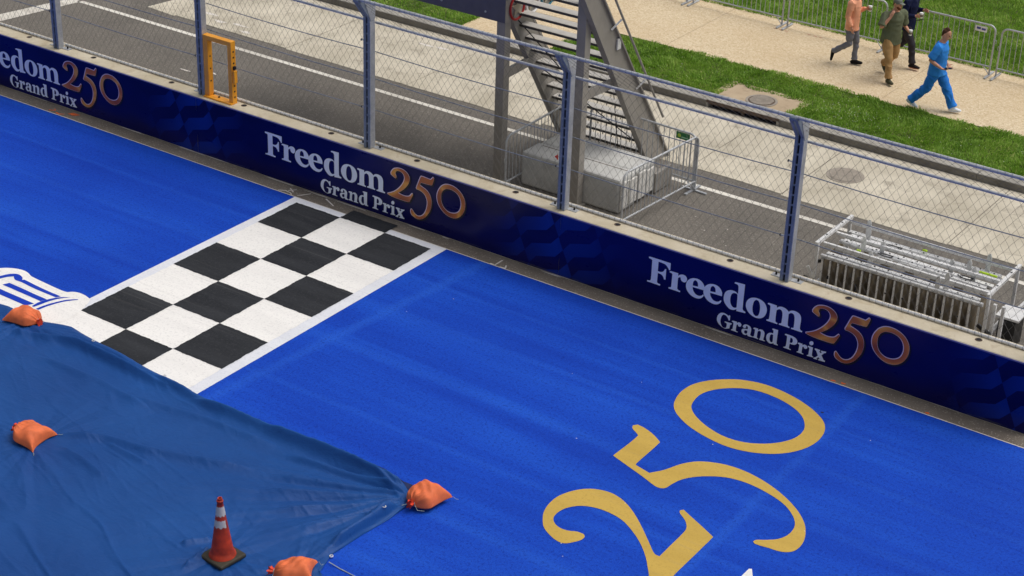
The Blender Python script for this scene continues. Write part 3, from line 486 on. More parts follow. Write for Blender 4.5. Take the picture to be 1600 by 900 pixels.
def grass(name, label, regions, hgt):
    V = []; F = []; T = []; base = 0
    for (x0, x1, y0, y1, dens, wob) in regions:
        n = int((x1 - x0) * (y1 - y0) * dens)
        x = RNG.uniform(x0, x1, n); y = RNG.uniform(y0, y1, n)
        # ragged edges
        e = wob * (vnoise(x * 1.7, y * 0 + 3, 5) - .5) + .5 * wob * (vnoise(x * 7, y * 0, 9) - .5)
        keep = (y > y0 + .04 + np.abs(e) * .3) & (y < y1 - .06 + e)
        keep &= ~((x > 3.42 + .14 * vnoise(y * 5, y, 3)) & (x < 4.98 + .14 * vnoise(y * 6, y, 4)) & (y < 9.80 + .2 * vnoise(x * 5, x, 8)))
        x, y = x[keep], y[keep]; n = len(x)
        cl = vnoise(x * 2.3, y * 2.3, 1) * .6 + vnoise(x * 6, y * 6, 2) * .4
        h = hgt * (0.35 + 1.25 * cl) * RNG.uniform(.6, 1.25, n); w = RNG.uniform(.005, .011, n)
        a = RNG.uniform(0, 2 * np.pi, n); ln = RNG.uniform(.3, 1.3, n) * h
        # neighbouring blades lean alike
        da = 2 * np.pi * vnoise(x * 1.3, y * 1.3, 6) * 2
        lx = np.cos(a) * ln * .7 + np.cos(da) * h * .45; ly = np.sin(a) * ln * .7 + np.sin(da) * h * .45
        px, py = -np.sin(a) * w, np.cos(a) * w
        z0 = np.full(n, KZ - .02)
        P = np.empty((n, 5, 3))
        P[:, 0] = np.stack([x - px, y - py, z0], -1); P[:, 1] = np.stack([x + px, y + py, z0], -1)
        P[:, 2] = np.stack([x + px * .8 + lx * .4, y + py * .8 + ly * .4, z0 + h * .62], -1); P[:, 3] = np.stack([x - px * .8 + lx * .4, y - py * .8 + ly * .4, z0 + h * .62], -1)
        P[:, 4] = np.stack([x + lx, y + ly, z0 + h], -1)
        V.append(P.reshape(-1, 3)); idx = base + np.arange(n)[:, None] * 5
        F.append(np.concatenate([idx + [0, 1, 2], idx + [0, 2, 3], idx + [3, 2, 4]], 0)); base += n * 5
        tn = np.clip(.12 + .45 * vnoise(x * 1.1, y * 1.1, 12) + .3 * vnoise(x * 4.2, y * 4.2, 15) + RNG.normal(0, .22, n), 0, .97); T.append(np.repeat(tn, 5))
    V = np.concatenate(V).astype(np.float32); F = np.concatenate(F).astype(np.int32); T = np.concatenate(T).astype(np.float32)
    me = bpy.data.meshes.new(name); me.vertices.add(len(V)); me.vertices.foreach_set('co', V.ravel())
    me.loops.add(F.size); me.loops.foreach_set('vertex_index', F.ravel()); me.polygons.add(len(F)); me.polygons.foreach_set('loop_start', np.arange(0, F.size, 3, dtype=np.int32))
    at = me.attributes.new('tone', 'FLOAT', 'POINT'); at.data.foreach_set('value', T); me.update(calc_edges=True); me.materials.append(M['grass'])
    o = link(name, me); tag(o, label, 'grass', kind='stuff'); return o
grass('grass', 'bright green grass strip between kerb and footpath', [(-.75, 14, 8.96, 11.10, 2700, .26), (-9, -3.05, 8.96, 11.1, 1300, .2)], .062)
grass('grass', 'green lawn beyond the crowd barriers', [(-3, 14, 14.12, 16.5, 2300, .0), (-3, 13, 16.5, 21, 1500, 0)], .07)
cf = MB()
for i in range(230):
    x, y = (random.gauss(6.15, .5), random.gauss(9.75, .35)) if i < 120 else (random.uniform(0, 11), random.uniform(9.1, 10.9))
    if 3.3 < x < 5.1 and y < 9.95: continue
    z = KZ + random.uniform(.045, .075); r = random.uniform(.005, .010)
    cf.add([(x - r, y, z), (x, y - r, z), (x + r, y, z), (x, y + r, z), (x, y, z + r), (x, y, z - r)], [(0, 1, 4), (1, 2, 4), (2, 3, 4), (3, 0, 4), (1, 0, 5), (2, 1, 5), (3, 2, 5), (0, 3, 5)])
tag(cf.build('clover_flowers', simple('clover_white', (220, 222, 200), .8)), 'tiny white clover flowers in the grass strip', 'flowers', kind='stuff')

# ------------------------------------------------------------------ barrier wall, banner, catch fence
PX = [-10.62, -6.72, -2.85, 1.09, 5.16, 9.27, 13.40]
WT = 1.14; PY = 0.70
blk_labels = ['concrete barrier block at the far left end, beyond the leftmost post', 'concrete barrier block under the orange frame side, left of it', 'concrete barrier block with the orange frame standing on its left end',
              'concrete barrier block in front of the grey stair columns', 'concrete barrier block between the stair and the aluminium rack', 'concrete barrier block in front of the aluminium rack', 'x']
blk_labels[1] = 'concrete barrier block ending at the orange frame, left of it'
for i in range(6):
    a, b = PX[i], PX[i + 1]
    t = thing('barrier_block', blk_labels[i], 'barrier', ((a + b) / 2, .54, 0), group='concrete barrier blocks')
    L = (b - a) / 2 - .004
    MB().prism([(-L, .0, 0), (-L, .0, WT - .012), (-L, .012, WT), (-L, .462, WT), (-L, .474, WT - .012), (-L, .474, 0)], (2 * L, 0, 0)).build('block', M['wallc'], t)
    for sx in (-1, 1):
        MB().lathe([(.055, 0), (.055, .003)], 20).build('lifting_hole', M['rust'], t, loc=(sx * 1.04 + .02, .225, WT + .001))
        MB().lathe([(.036, 0), (.036, .0025)], 16).build('hole_bore', M['slot'], t, loc=(sx * 1.04 + .02, .230, WT + .0035))

LX0, LPER, BY = 6.954, 8.144, 0.534
ban_labels = ['navy printed banner at the far left, its lettering cut off by the picture edge', 'navy printed banner beside the chequered start line', 'navy printed banner below the aluminium rack']
words = [('letter_f', 'F', 0), ('letter_r', 'r', 0), ('letter_e', 'e', 0), ('letter_e', 'e', 0.317), ('letter_d', 'd', 0), ('letter_o', 'o', 0), ('letter_m', 'm', 0),
         ('letter_g', 'G', 0), ('letter_r', 'r2', 0), ('letter_a', 'a', 0), ('letter_n', 'n', 0), ('letter_d', 'd2', 0), ('letter_p', 'P', 0), ('letter_r', 'r3', 0), ('letter_i', 'i', 0), ('letter_i_dot', 'dot', 0), ('letter_x', 'x', 0)]
shape = {}
def glyph(key, mat, off=0.0):
    if (key, off) not in shape:
        L = [smooth_outline(l, 5, 40) for l in LOGO[key]]
        if off: L = [offset_outline(l, off if i == 0 else -off) for i, l in enumerate(L)]
        shape[(key, off)] = finish(fill(L, lambda p: (p.x, 0, p.y), key), mat)
    return shape[(key, off)]
for i in range(3):
    x0 = LX0 + (i - 2) * LPER
    t = thing('banner', ban_labels[i], 'banner', (x0, BY, 0), group='navy banners on the barrier wall')
    a, b = -1.70, LPER - 1.70
    if i == 0: a = -3.0
    mb = MB(); nx, nz = 60, 8; H0, H1 = .012, 1.112
    mb.add([(a + (b - a) * p / nx, .004 * math.sin(p * .9 + q) * (.3 if q in (0, nz) else 1) - .001, H0 + (H1 - H0) * q / nz) for q in range(nz + 1) for p in range(nx + 1)],
           [(q * (nx + 1) + p, q * (nx + 1) + p + 1, (q + 1) * (nx + 1) + p + 1, (q + 1) * (nx + 1) + p) for q in range(nz) for p in range(nx)])
    mb.build('sheet', M['banner'], t, True, 0)
    MB().box(a, b, -.008, .006, 1.1125, 1.132).build('top_trim', simple('violet_grey_edge', (92, 92, 150), .5), t)
    for nm, key, dx in words: link(nm, glyph(key, M['silver']), t, (dx, -.0085, 0))
    for nm, key in (('numeral_two', '2'), ('numeral_five', '5'), ('numeral_zero', '0')):
        o = link(nm, glyph(key, M['copper']), t, (0, -.0115, 0)); tag(o, 'copper coloured numeral with pale rim')
        link('numeral_shadow', glyph(key, M['shade'], .018), o, (.014, .0030, -.012)); link('numeral_rim', glyph(key, M['rim'], .008), o, (-.006, .0015, .004))

def post(i):
    x = PX[i]
    t = thing('fence_post', post_labels[i], 'post', (x, PY, WT), group='steel posts of the catch fence')
    zb = 3.54 - WT
    for s, nm in ((-1, 'channel'), (1, 'channel')):
        mb = MB()
        mb.prism([(s * .019 if s > 0 else -.071, -.055, .0), ((.071 if s > 0 else -.019), -.055, 0), ((.071 if s > 0 else -.019), .075, 0), ((.019 if s > 0 else -.071), .075, 0)], (0, 0, zb))
        xs = (.019, .071) if s > 0 else (-.071, -.019)
        # cranked head leaning over the track
        mb.prism([(xs[0], -.055, zb), (xs[0], .075, zb), (xs[0], -.250, zb + .40), (xs[0], -.335, zb + .36)], (xs[1] - xs[0], 0, 0))
        ch = mb.build(nm, M['post'], t, bevel=.004)
        if s > 0: MB().box(.0714, .080, -.05, .078, .012, zb - .06).build('side_plate', M['galv'], ch)
    MB().box(-.0185, .0185, -.02, .05, 0, zb + .02).build('slot_filler', M['slot'], t)
    for k in range(14): MB().box(-.0188, .0188, -.05, -.03, .12 + k * .165, .145 + k * .165).build('slot_web', M['post'], t)
    MB().prism([(.0715, -.02, zb - .05), (.0715, .085, zb - .05), (.0715, .10, zb + .26), (.0715, -.2, zb + .34)], (.006, 0, 0)).build('gusset_plate', M['galv'], t)
    for s in (-1, 1):
        p = MB().box(min(s * .075, s * .26), max(s * .075, s * .26), .02, .13, 0, .012).build('base_plate', M['galv'], t, bevel=.002)
        MB().lathe([(.017, 0), (.017, .03), (.01, .03), (.01, .045)], 8, (s * .19, .075, .012)).build('bolt', M['slot'], p)
    for z in (.72, 1.95):
        q = MB().tube([(-.07, .02, z), (-.16, .02, z)], .012, 8).build('spigot', M['galv'], t, True); MB().tube([(-.16, .02, z), (-.175, .02, z)], .02, 8).build('nut', M['slot'], q)
    cl = MB().tube([(-.06, -.30, zb + .37), (.06, -.30, zb + .37)], .042, 10).build('head_clamp', M['post'], t, True)
post_labels = ['fence post beyond the left picture edge', 'leftmost steel fence post, near the picture corner', 'steel fence post with the orange frame against it', 'steel fence post left of the grey stair columns',
               'steel fence post in front of the grey stair and ballast block', 'steel fence post left of the aluminium rack', 'fence post at the right picture edge, past the rack']
for i in range(1, 7): post(i)

MY = .875
pan_labels = ['chain link fence panel at the far left corner', 'chain link fence panel left of the orange frame', 'chain link fence panel right of the orange frame', 'chain link fence panel in front of the left stair column',
              'chain link fence panel in front of the drain and barrier', 'chain link fence panel in front of the aluminium rack']
def mesh_surface(x, s):
    """point on the fence sheet, s metres up from the bottom rail; the head leans over the track"""
    zb = 3.44
    if s < zb - 1.175: return (x, MY, 1.175 + s)
    k = s - (zb - 1.175); L = math.hypot(.455, .50)
    return (x, MY - .455 * k / L, zb + .50 * k / L)
def helix(p, d, r, n, turns, mb): pass
for i in range(6):
    a, b = PX[i] + .02, PX[i + 1] - .02
    t = thing('chain_link_fence', pan_labels[i], 'fence', ((a + b) / 2, MY, WT), group='chain link panels of the catch fence')
    ox, oy, oz = (a + b) / 2, MY, WT
    loc = lambda p: (p[0] - ox, p[1] - oy, p[2] - oz)
    S = 3.44 - 1.175 + math.hypot(.455, .50)
    cw, ch = .1365, .19; nc = int(round((b - a) / cw)); nr = int(round(S / ch)); cw = (b - a) / nc; ch = S / nr
    mb = MB()
    for c in range(nc):
        for ph in (0, 1):
            pts = []
            for r in range(nr * 2 + 1):
                s = r * ch / 2; xx = a + cw * (c + (.5 if (r + ph) % 2 == 0 else (0 if ph == 0 else 1)))
                # each wire weaves left and right; the two families cross to close the diamonds
                xx = a + cw * c + (cw / 2 if r % 2 == 0 else (0 if ph == 0 else cw))
                xx += .006 * math.sin(c * 3.1 + r * 1.3 + i); p = mesh_surface(xx, s + .004 * math.sin(c * 1.7 + r))
                pts.append(loc((p[0], p[1] + .012 * math.sin(s * 2.1 + xx * 1.5 + i) * min(1, s) , p[2])))
            mb.tube(pts, .0027, 3, cap=False)
    w = mb.build('mesh', M['wire'], t); tag(w, kind='stuff')
    def rail(name, y, z, r, mat, sag=0.0, n=2):
        pts = [loc((a + (b - a) * k / n, y, z - sag * 4 * (k / n) * (1 - k / n))) for k in range(n + 1)]
        return MB().tube(pts, r, 10).build(name, mat, t, True)
    rail('bottom_rail', MY + .005, 1.170, .024, M['alu'])
    rail('middle_rail', MY + .005, 3.40, .024, M['galv'])
    rail('top_rail', .40, 3.935, .028, M['galv'])
    for z, sg in ((1.80, .02), (2.38, .025), (2.88, .03)): rail('cable', MY - .02, z, .0085, M['cable'], sg, 12)
    mb = MB()
    for k in range(int((b - a) / .105)):
        x = a + .05 + k * .105
        for (y, z, r) in ((MY + .005, 1.170, .028), (.40, 3.935, .032)):
            mb.tube([loc((x + .012 * q / 4, y + r * math.cos(q * 1.05), z + r * math.sin(q * 1.05))) for q in range(7)], .004, 3, cap=False)
    tag(mb.build('lashing', M['cable'], t), kind='stuff')
MB_tape = MB().add([(0, 0, 0), (.07, .0, .02), (.06, .01, -.07)], [(0, 1, 2)])
tp = MB().prism([(-.05, 0, 0), (.01, 0, .05), (.02, 0, -.05)], (0, .01, 0)).build('marker_tape', M['flagor'], None, loc=(5.04, .66, 2.05)); tag(tp, 'small orange tape scrap tied at the post before the stair', 'tape')

of = thing('orange_frame', 'orange steel gate frame standing on the wall beside a fence post', 'frame', (-2.42, .72, WT))
MB().box(-.345, -.235, -.06, .06, .03, 1.12).build('upright', M['orange'], of, bevel=.005)
up = MB().box(.255, .345, -.06, .06, .03, 1.12).build('upright', M['orange'], of, bevel=.005)
for k in range(9):
    MB().box(.3452, .349, -.016, .016, .12 + k * .11, .15 + k * .11).build('slot_hole', M['slot'], up)
    if k % 3 == 0: MB().box(-.235, -.2345, -.016, .016, .3 + k * .08, .33 + k * .08).build('slot_hole', M['slot'], up)
MB().box(-.345, .345, -.061, .061, 1.12, 1.21).build('head_bar', M['orange'], of, bevel=.005)
MB().box(-.345, .345, -.11, .061, 0, .03).build('foot_bar', M['orange'], of, bevel=.004)
MB().box(.225, .25, -.02, .03, .05, 1.10).build('steel_strip', M['cable'], of)
MB().box(.3495, .40, -.05, .03, .42, .66).build('latch_box', M['orange'], of, bevel=.008)
MB().box(.3495, .39, -.03, .02, .68, .74).build('latch', M['slot'], of)
MB().lathe([(.02, 0), (.02, .02)], 8, (-.05, 0, .03)).build('bolt', M['slot'], of)
# ------------------------------------------------------------------ stair tower
st = thing('stair_tower', 'grey steel stair tower with open treads and two columns behind the fence', 'stair', (3.1, 3.1, 0))
XL, XR = 2.24 - 3.1, 3.92 - 3.1          # column centres, local x
def L3(x, y, z): return (x - 3.1, y - 3.1, z)
for xc, top, nm in ((XL, 3.085, 'column'), (XR, 5.6, 'column')):
    MB().box(xc - .09, xc + .09, -.10, .08, .02, top).build(nm, M['bronze'], st, bevel=.006)
    MB().box(xc - .16, xc + .16, -.17, .095, 0, .02).build('column_foot', M['bronze'], st)
# stringers: deep plates, foot at y 6.05, leaning towards the track as they rise
sl = (3.81 - .05) / (3.38 - 6.05)
def sy(z): return 6.05 + (z - .05) / sl
for x0, x1 in ((2.16, 2.22), (4.02, 4.08)):
    W = .72                                            # plate width measured along y
    poly = [L3(x0, sy(0.0), 0), L3(x0, sy(5.4), 5.4), L3(x0, sy(5.4) - W * .62, 5.4), L3(x0, sy(.0) - W, 0.0)]
    s = MB().prism(poly, (x1 - x0, 0, 0)).build('stringer', M['bronze'], st, bevel=.004)
    fl = .05
    for e0 in (0.0, -W):
        e1 = 0.0 if e0 == 0 else -W * .62
        xa = x0 - .05 if x0 < 3 else x0 - .012; xb = x1 + .012 if x0 < 3 else x1 + .05
        MB().bar(L3((xa + xb) / 2, sy(0.02) + e0, .02), L3((xa + xb) / 2, sy(5.38) + e1, 5.38), xb - xa, .03, (0, 1, 0)).build('flange', M['bronze'], s)
for k in range(17):
    z = .28 + k * .29; y = sy(z)
    yf = y - .52 + (k / 17) * .18
    tr = MB().box(2.23 - 3.1, 4.01 - 3.1, yf - 3.1, yf + .21 - 3.1, z - .03, z).build('tread', M['bronzel'], st, bevel=.004)
    MB().box(2.23 - 3.1, 4.01 - 3.1, yf - 3.112, yf - 3.1005, z - .045, z - .003).build('nosing', M['nosing'], tr)
    MB().prism([L3(2.223, yf + .25, z - .031), L3(2.223, yf + .02, z - .031), L3(2.223, yf + .25, z - .18)], (.006, 0, 0)).build('tread_bracket', M['bronzel'], tr)
    if k < 6:
        q = MB()
        for j in range(9): q.box(2.35 - 3.1 + j * .2, 2.359 - 3.1 + j * .2, yf - 3.1115, yf - 3.10, z - .085, z - .046)
        tag(q.build('nosing_clips', M['slot'], tr), kind='stuff')
for xc, xs in ((XL, 2.19), (XR, 4.05)):
    MB().bar((xc, .08, 2.06), L3(xs - (.05 if xs > 3 else 0), sy(2.06) - .42, 2.06), .07, .17).build('strut', M['bronze'], st, bevel=.004)
MB().tube([L3(3.62, 4.4, 2.9), L3(3.62, 5.0, .3)], .008, 6).build('tie_rod', M['slot'], st)
MB().tube([L3(2.5, 4.05, 1.95), L3(4.0, 5.2, .45)], .010, 6).build('tie_rod', M['slot'], st)
MB().tube([L3(2.2, 3.55, 3.0), L3(2.75, 4.2, 2.0)], .010, 6).build('tie_rod', M['slot'], st)
for x in (2.05, 4.2):
    hr = MB().tube([L3(x, 5.58, .98), L3(x, 5.55, 1.02), L3(x, 3.61, 3.77), L3(x, 2.6, 5.2)], .022, 8).build('handrail', M['bronze'], st, True)
    for z in (1.9, 3.3): MB().bar(L3(x, sy(z) + .12, z + .05), L3(x - (.1 if x > 3 else -.1), sy(z) - .05, z - .12), .02, .03).build('rail_bracket', M['alu'], hr)
MB().box(4.09 - 3.1, 4.12 - 3.1, sy(2.9) - 3.22, sy(2.9) - 3.1, 2.75, 2.95).build('junction_plate', M['alu'], st)
# deck box to the left of the stair with star roundels on its end
dk = MB().box(-3.2 - 3.1, 2.34 - 3.1, 2.97 - 3.1, 4.9 - 3.1, 3.09, 3.62).build('deck_box', M['darkbox'], st, bevel=.004)
MB().box(2.341 - 3.1, 2.346 - 3.1, 2.975 - 3.1, 4.9 - 3.1, 3.094, 3.615).build('end_panel', M['bronze'], dk)
MB().box(-3.2 - 3.1, 2.33 - 3.1, 2.99 - 3.1, 4.9 - 3.1, 3.62, 3.66).build('deck_floor', M['bronzel'], dk)
for x in (.95, 1.92): MB().lathe([(.022, -.012), (.022, .0), (.012, .012)], 8).build('bolt', M['galv'], dk, loc=(x - 3.1, 2.958 - 3.1, 3.22), rot=(R(90), 0, 0))
for y, m in ((3.31, 'redpaint'), (3.80, 'whitepaint'), (4.28, 'teal')):
    c = L3(2.362, y, 3.31)
    ring = MB().tube([(0, .21 * math.cos(a * math.pi / 18), .225 * math.sin(a * math.pi / 18)) for a in range(36)], .022, 8, True).build('star_roundel', M[m], dk, True, loc=c)
    pts = [(0, (.20 if k % 2 == 0 else .085) * math.sin(k * math.pi / 5), (.20 if k % 2 == 0 else .085) * math.cos(k * math.pi / 5)) for k in range(10)]
    MB().prism(pts, (.02, 0, 0)).build('star', M['star'], ring)
    MB().prism([(-.012, .19 * math.cos(a * math.pi / 12), .205 * math.sin(a * math.pi / 12)) for a in range(24)], (.008, 0, 0)).build('backing_disc', M['bronze'], ring)

# ballast under the stair
bb = thing('ballast_block', 'long grey concrete ballast block at the foot of the stair', 'block', (3.7, 3.05, 0))
MB().box(-1.06, 1.06, .15, .72, .0, .655).build('front_slab', M['ballast'], bb, bevel=.045)
MB().box(-1.04, 1.03, .735, 1.45, .0, .635).build('rear_slab', M['ballast'], bb, bevel=.045)
for k, (ya, yb, h) in enumerate(((.17, .40, .60), (.44, .70, .57), (.76, 1.00, .60), (1.04, 1.30, .56))):
    MB().box(1.062, 1.10, ya, yb, .08 + .02 * (k % 2), h).build('end_block', M['ballast2'], bb, bevel=.012)
MB().box(-1.0, 1.04, 1.47, 1.80, 0, .30).build('base_plate', M['bronze'], bb, bevel=.01)
MB().box(1.045, 1.12, 1.32, 1.9, .02, .40).build('clamp', M['bronze'], bb, bevel=.01)
MB().box(-.9, .95, .60, .615, .6555, .659).build('strap', M['rust'], bb)

# ------------------------------------------------------------------ crowd barriers
def crowd_barrier():
    t = thing('crowd_barrier', 'x', 'crowd barrier'); Lh, H, r = 1.16, 1.10, .14
    arc = lambda cx, cz, a0, a1: [(cx + r * math.cos(a0 + (a1 - a0) * k / 6), 0, cz + r * math.sin(a0 + (a1 - a0) * k / 6)) for k in range(7)]
    pts = [(-Lh, 0, .03)] + arc(-Lh + r, H - r, math.pi, math.pi / 2) + arc(Lh - r, H - r, math.pi / 2, 0) + [(Lh, 0, .03)]
    MB().tube(pts, .0205, 8).build('frame', M['galv'], t, True)
    MB().tube([(-Lh, 0, .20), (Lh, 0, .20)], .017, 8).build('bottom_rail', M['galv'], t, True)
    me = finish(MB().tube([(0, 0, .20), (0, 0, H)], .0075, 6).mesh('bar'), M['galv'], True)
    me2 = finish(MB().tube([(0, 0, .20), (0, 0, H - .05)], .0075, 6).mesh('bar'), M['galv'], True)
    n = 19
    for k in range(n): link('bar', me2 if k in (0, n - 1) else me, t, (-Lh + 2 * Lh * (k + 1) / (n + 1), 0, 0))
    for s in (-1, 1):
        f = MB().bar((s * Lh, -.26, .015), (s * Lh, .26, .015), .05, .03).build('foot', M['galv'], t, bevel=.004)
        MB().bar((s * Lh - .0, -.02, .033), (s * (Lh - .16), 0, .2), .02, .012).build('foot_brace', M['galv'], f)
        MB().tube([(s * Lh, 0, .74 + .06 * s), (s * (Lh + .045), 0, .74 + .06 * s), (s * (Lh + .045), 0, .66 + .06 * s)], .008, 6).build('hook', M['galv'], t)
    return t
B0 = crowd_barrier()
def place_barrier(x, y, z, rz, label, group, first=False):
    o = B0 if first else copy_tree(B0)
    o.location = (x, y, z); o.rotation_euler = (0, 0, rz); o['label'] = label; o['group'] = group; return o
gp = 'crowd barriers along the far edge of the path'
for k, lb in enumerate(['crowd barrier at the top edge, only its foot in view', 'crowd barrier left of the person in the peach shirt', 'crowd barrier behind the person in the peach shirt', 'crowd barrier behind the person in blue scrubs, with white plate', 'crowd barrier at the right picture edge']):
    b = place_barrier(-1.14 + k * 2.47, 13.80 + .02 * (k % 2), KZ, R((.4, -.5, .6, .2, -.8)[k]), lb, gp, k == 0)
    if k == 3:
        p = MB().box(.72, .98, -.030, -.022, .93, 1.05).build('name_plate', M['whitepaint'], b)
        for j, (u0, u1, z0, z1) in enumerate(((.75, .84, .975, 1.02), (.86, .95, .965, 1.01))):
            MB().box(u0, u1, -.033, -.0305, z0, z1).build('plate_print', simple('plate_blue', (70, 74, 150), .5), p)
gs = 'crowd barriers round the stair foot'
place_barrier(5.24, 3.80, 0, R(86), 'crowd barrier along the right end of the ballast block', gs)
b = place_barrier(4.13, 4.98, 0, R(-2), 'crowd barrier behind the stair foot with a green plate', gs)
p = MB().box(.74, 1.03, -.032, -.024, .955, 1.085).build('name_plate', M['green'], b)
MB().lathe([(.035, 0), (.035, .003)], 16).build('plate_badge', M['lime'], p, loc=(.81, -.033, 1.02), rot=(R(90), 0, 0))
MB().box(.86, 1.0, -.0345, -.0325, .985, 1.005).build('plate_print', simple('plate_pale', (150, 200, 160), .5), p)
place_barrier(2.62, 3.86, 0, R(91), 'crowd barrier at the left end of the ballast block', gs)

# ------------------------------------------------------------------ aluminium rack with stacked panels
rk = thing('equipment_rack', 'aluminium rack loaded with stacked silver rails and panels behind the fence', 'rack', (10.40, 3.16, 0))
HX, HY, RZ = 1.47, .61, .97
for sx in (-1, 1):
    for sy_ in (-1, 1): MB().box(sx * HX - .025, sx * HX + .025, sy_ * HY - .025, sy_ * HY + .025, 0, RZ - .0255).build('corner_post', M['alu'], rk, bevel=.003)
    e = MB().box(sx * HX - .027, sx * HX + .027, -HY - .06, HY + .06, RZ - .025, RZ + .03).build('end_bar', M['alu'], rk, bevel=.004)
    for yy in (-.3, .28): MB().lathe([(.018, 0), (.018, .006)], 8, (sx * HX, yy, RZ + .0305)).build('bolt', M['slot'], e)
    MB().box(sx * HX - .02, sx * HX + .02, -HY + .027, HY - .027, .18, .22).build('lower_bar', M['alu'], rk, bevel=.003)
for yy, zz in ((-.45, RZ - .055), (.02, RZ - .05), (.56, RZ - .05)): MB().box(-HX + .03, HX - .03, yy - .025, yy + .025, zz - .025, zz + .022).build('long_rail', M['alu'], rk, bevel=.003)
MB().bar((-HX, -HY + .03, .62), (-HX, .1, .40), .04, .05).build('black_strut', M['black'], rk); MB().bar((-HX + .1, -HY, .12), (-HX - .12, -HY - .03, .52), .03, .05).build('diagonal_strut', M['alu'], rk)
MB().bar((HX + .02, -HY + .1, .20), (HX + .35, HY - .2, .62), .05, .05).build('diagonal_strut', M['alu'], rk)
rnd = random.Random(4)
for i, (yy, zz) in enumerate(((-.40, .74), (-.27, .79), (-.14, .75), (-.02, .80), (.12, .76), (.25, .80), (.37, .75), (.49, .79))):
    a = Vector((-HX + .12 + rnd.uniform(-.05, .1), yy + rnd.uniform(-.05, .05), zz)); b = Vector((HX - .15 + rnd.uniform(-.1, .05), yy + rnd.uniform(-.07, .07), zz - .03 * i / 6))
    p = MB().bar(a, b, .092, .045).build('panel_rail', M['alu'], rk, bevel=.004)
    d = (b - a)
    for j in range(11):
        c = a + d * (j + .5) / 11; MB().lathe([(.014, 0), (.014, .008)], 8, (c.x, c.y + rnd.uniform(-.02, .02), c.z + .023)).build('rail_hole', M['slot'], p)
for i in range(5):      # loose wire bails lying on the rails
    x, y = rnd.uniform(-1.2, 1.1), rnd.uniform(-.4, .4); w = rnd.uniform(.12, .2)
    MB().tube([(x, y, .83), (x + w, y - .06, .835), (x + w * 2, y - .03, .83), (x + w * 2.1, y + .03, .83), (x + w, y + .02, .84), (x + .03, y + .03, .83)], .008, 6).build('wire_bail', M['alu'] if i % 2 else M['slot'], rk, True)
fr = MB().box(-HX + .05, HX - .1, -HY + .045, -HY + .10, .70, .755).build('front_edge_rail', M['alu'], rk, bevel=.004)
for j in range(19):
    c = -HX + .12 + j * .148; MB().box(c - .05, c + .05, -HY + .041, -HY + .0445, .708, .73).build('edge_plate', M['galv'], fr)
for k in range(20):
    x = -HX + .08 + k * .142; lean = rnd.uniform(-.015, .015)
    pn = MB().prism([(x, -HY + .06, .03), (x + .014, -HY + .06, .03), (x + .014 + lean, -HY + .06, .69), (x + lean, -HY + .06, .69)], (0, .30 + .5 * (k % 3 == 0), 0)).build('stacked_panel', M['brownp'], rk)
    MB().box(x - .004, x + .026, -HY + .045, -HY + .0595, .04, .685).build('panel_edge', M['alu'], pn)
for k in range(6):
    x = -HX + .2 + k * .47 + rnd.uniform(-.1, .1); MB().box(x, x + .03, -HY + .03, -HY + .044, .3 + rnd.uniform(-.1, .15), .42).build('panel_latch', M['slot'], rk)
for x, y, h in ((-1.10, .52, .20), (-.92, -.05, .16), (-1.0, .30, .18), (-.62, .02, .14), (-.62, -.42, .12), (.55, .1, .15), (.80, .20, .18), (.95, .05, .16), (1.0, .52, .22), (.72, -.50, .20), (.60, -.56, .13)):
    MB().prism([(x - .04, y, .78), (x + .04, y, .78), (x + .045, y, .78 + h + .03), (x + .015, y, .78 + h + .10), (x - .03, y, .78 + h + .06)], (0, .012, 0)).build('fin_plate', M['alu'], rk)
for x, y, l in ((.95, .30, .30), (-.95, -.22, .07), (-.1, .47, .08)): MB().box(x, x + l, y - .02, y + .02, .83, .86).build('lime_strap', M['lime'], rk, bevel=.008)
for x in (HX + .10, HX + .24): MB().box(x - .025, x + .025, -HY + .02, -HY + .07, 0, .82).build('side_post', M['alu'], rk, bevel=.003)
MB().box(HX + .06, HX + .44, -.35, .10, .50, .54).build('side_plate', M['alu'], rk, bevel=.004)
MB().box(HX + .12, HX + .40, -.36, .05, .0, .48).build('black_case', M['black'], rk, bevel=.012)
MB().tube([(-HX - .35, -HY + .1, .1), (-HX - .15, -HY - .05, .34), (-HX + .05, -HY - .06, .30), (-HX + .4, -HY - .03, .12), (-HX + .9, -HY - .02, .02)], .014, 6).build('black_hose', M['black'], rk, True)
MB().bar((HX - .12, -HY + .02, .40), (HX + .12, -HY - .02, .30), .04, .06).build('tie_strap', M['black'], rk)
for x, y, r in ((6.3, 3.6, .012), (5.9, 4.0, .010), (6.6, 3.9, .014), (6.1, 4.25, .008), (1.8, 3.6, .012), (6.9, 3.3, .01)):
    blotch('white_speck', x, y, r * 1.6, r, .002, M['chalk'], road, 7, int(x * 100))
# ------------------------------------------------------------------ tarpaulin
def seg_dist(X, Y, pl):
    """distance, signed side and arc fraction of the nearest point of a polyline"""
    best = np.full(X.shape, 1e9); sgn = np.zeros(X.shape); fr = np.zeros(X.shape)
    L = [math.dist(a, b) for a, b in zip(pl, pl[1:])]; tot = sum(L); acc = 0
    for (a, b), l in zip(zip(pl, pl[1:]), L):
        dx, dy = (b[0] - a[0]) / l, (b[1] - a[1]) / l
        t = np.clip((X - a[0]) * dx + (Y - a[1]) * dy, 0, l)
        ex, ey = X - a[0] - t * dx, Y - a[1] - t * dy; d = np.hypot(ex, ey); m = d < best
        best = np.where(m, d, best); sgn = np.where(m, np.sign(dx * ey - dy * ex), sgn); fr = np.where(m, (acc + t) / tot, fr); acc += l
    return best, sgn, fr
TX0, TX1, TY0, TY1 = -4.5, 7.42, -13.0, -5.92
NXT, NYT = 660, 430
gx = np.linspace(0, 1, NXT); gy = np.linspace(0, 1, NYT); U, Vv = np.meshgrid(gx, gy)
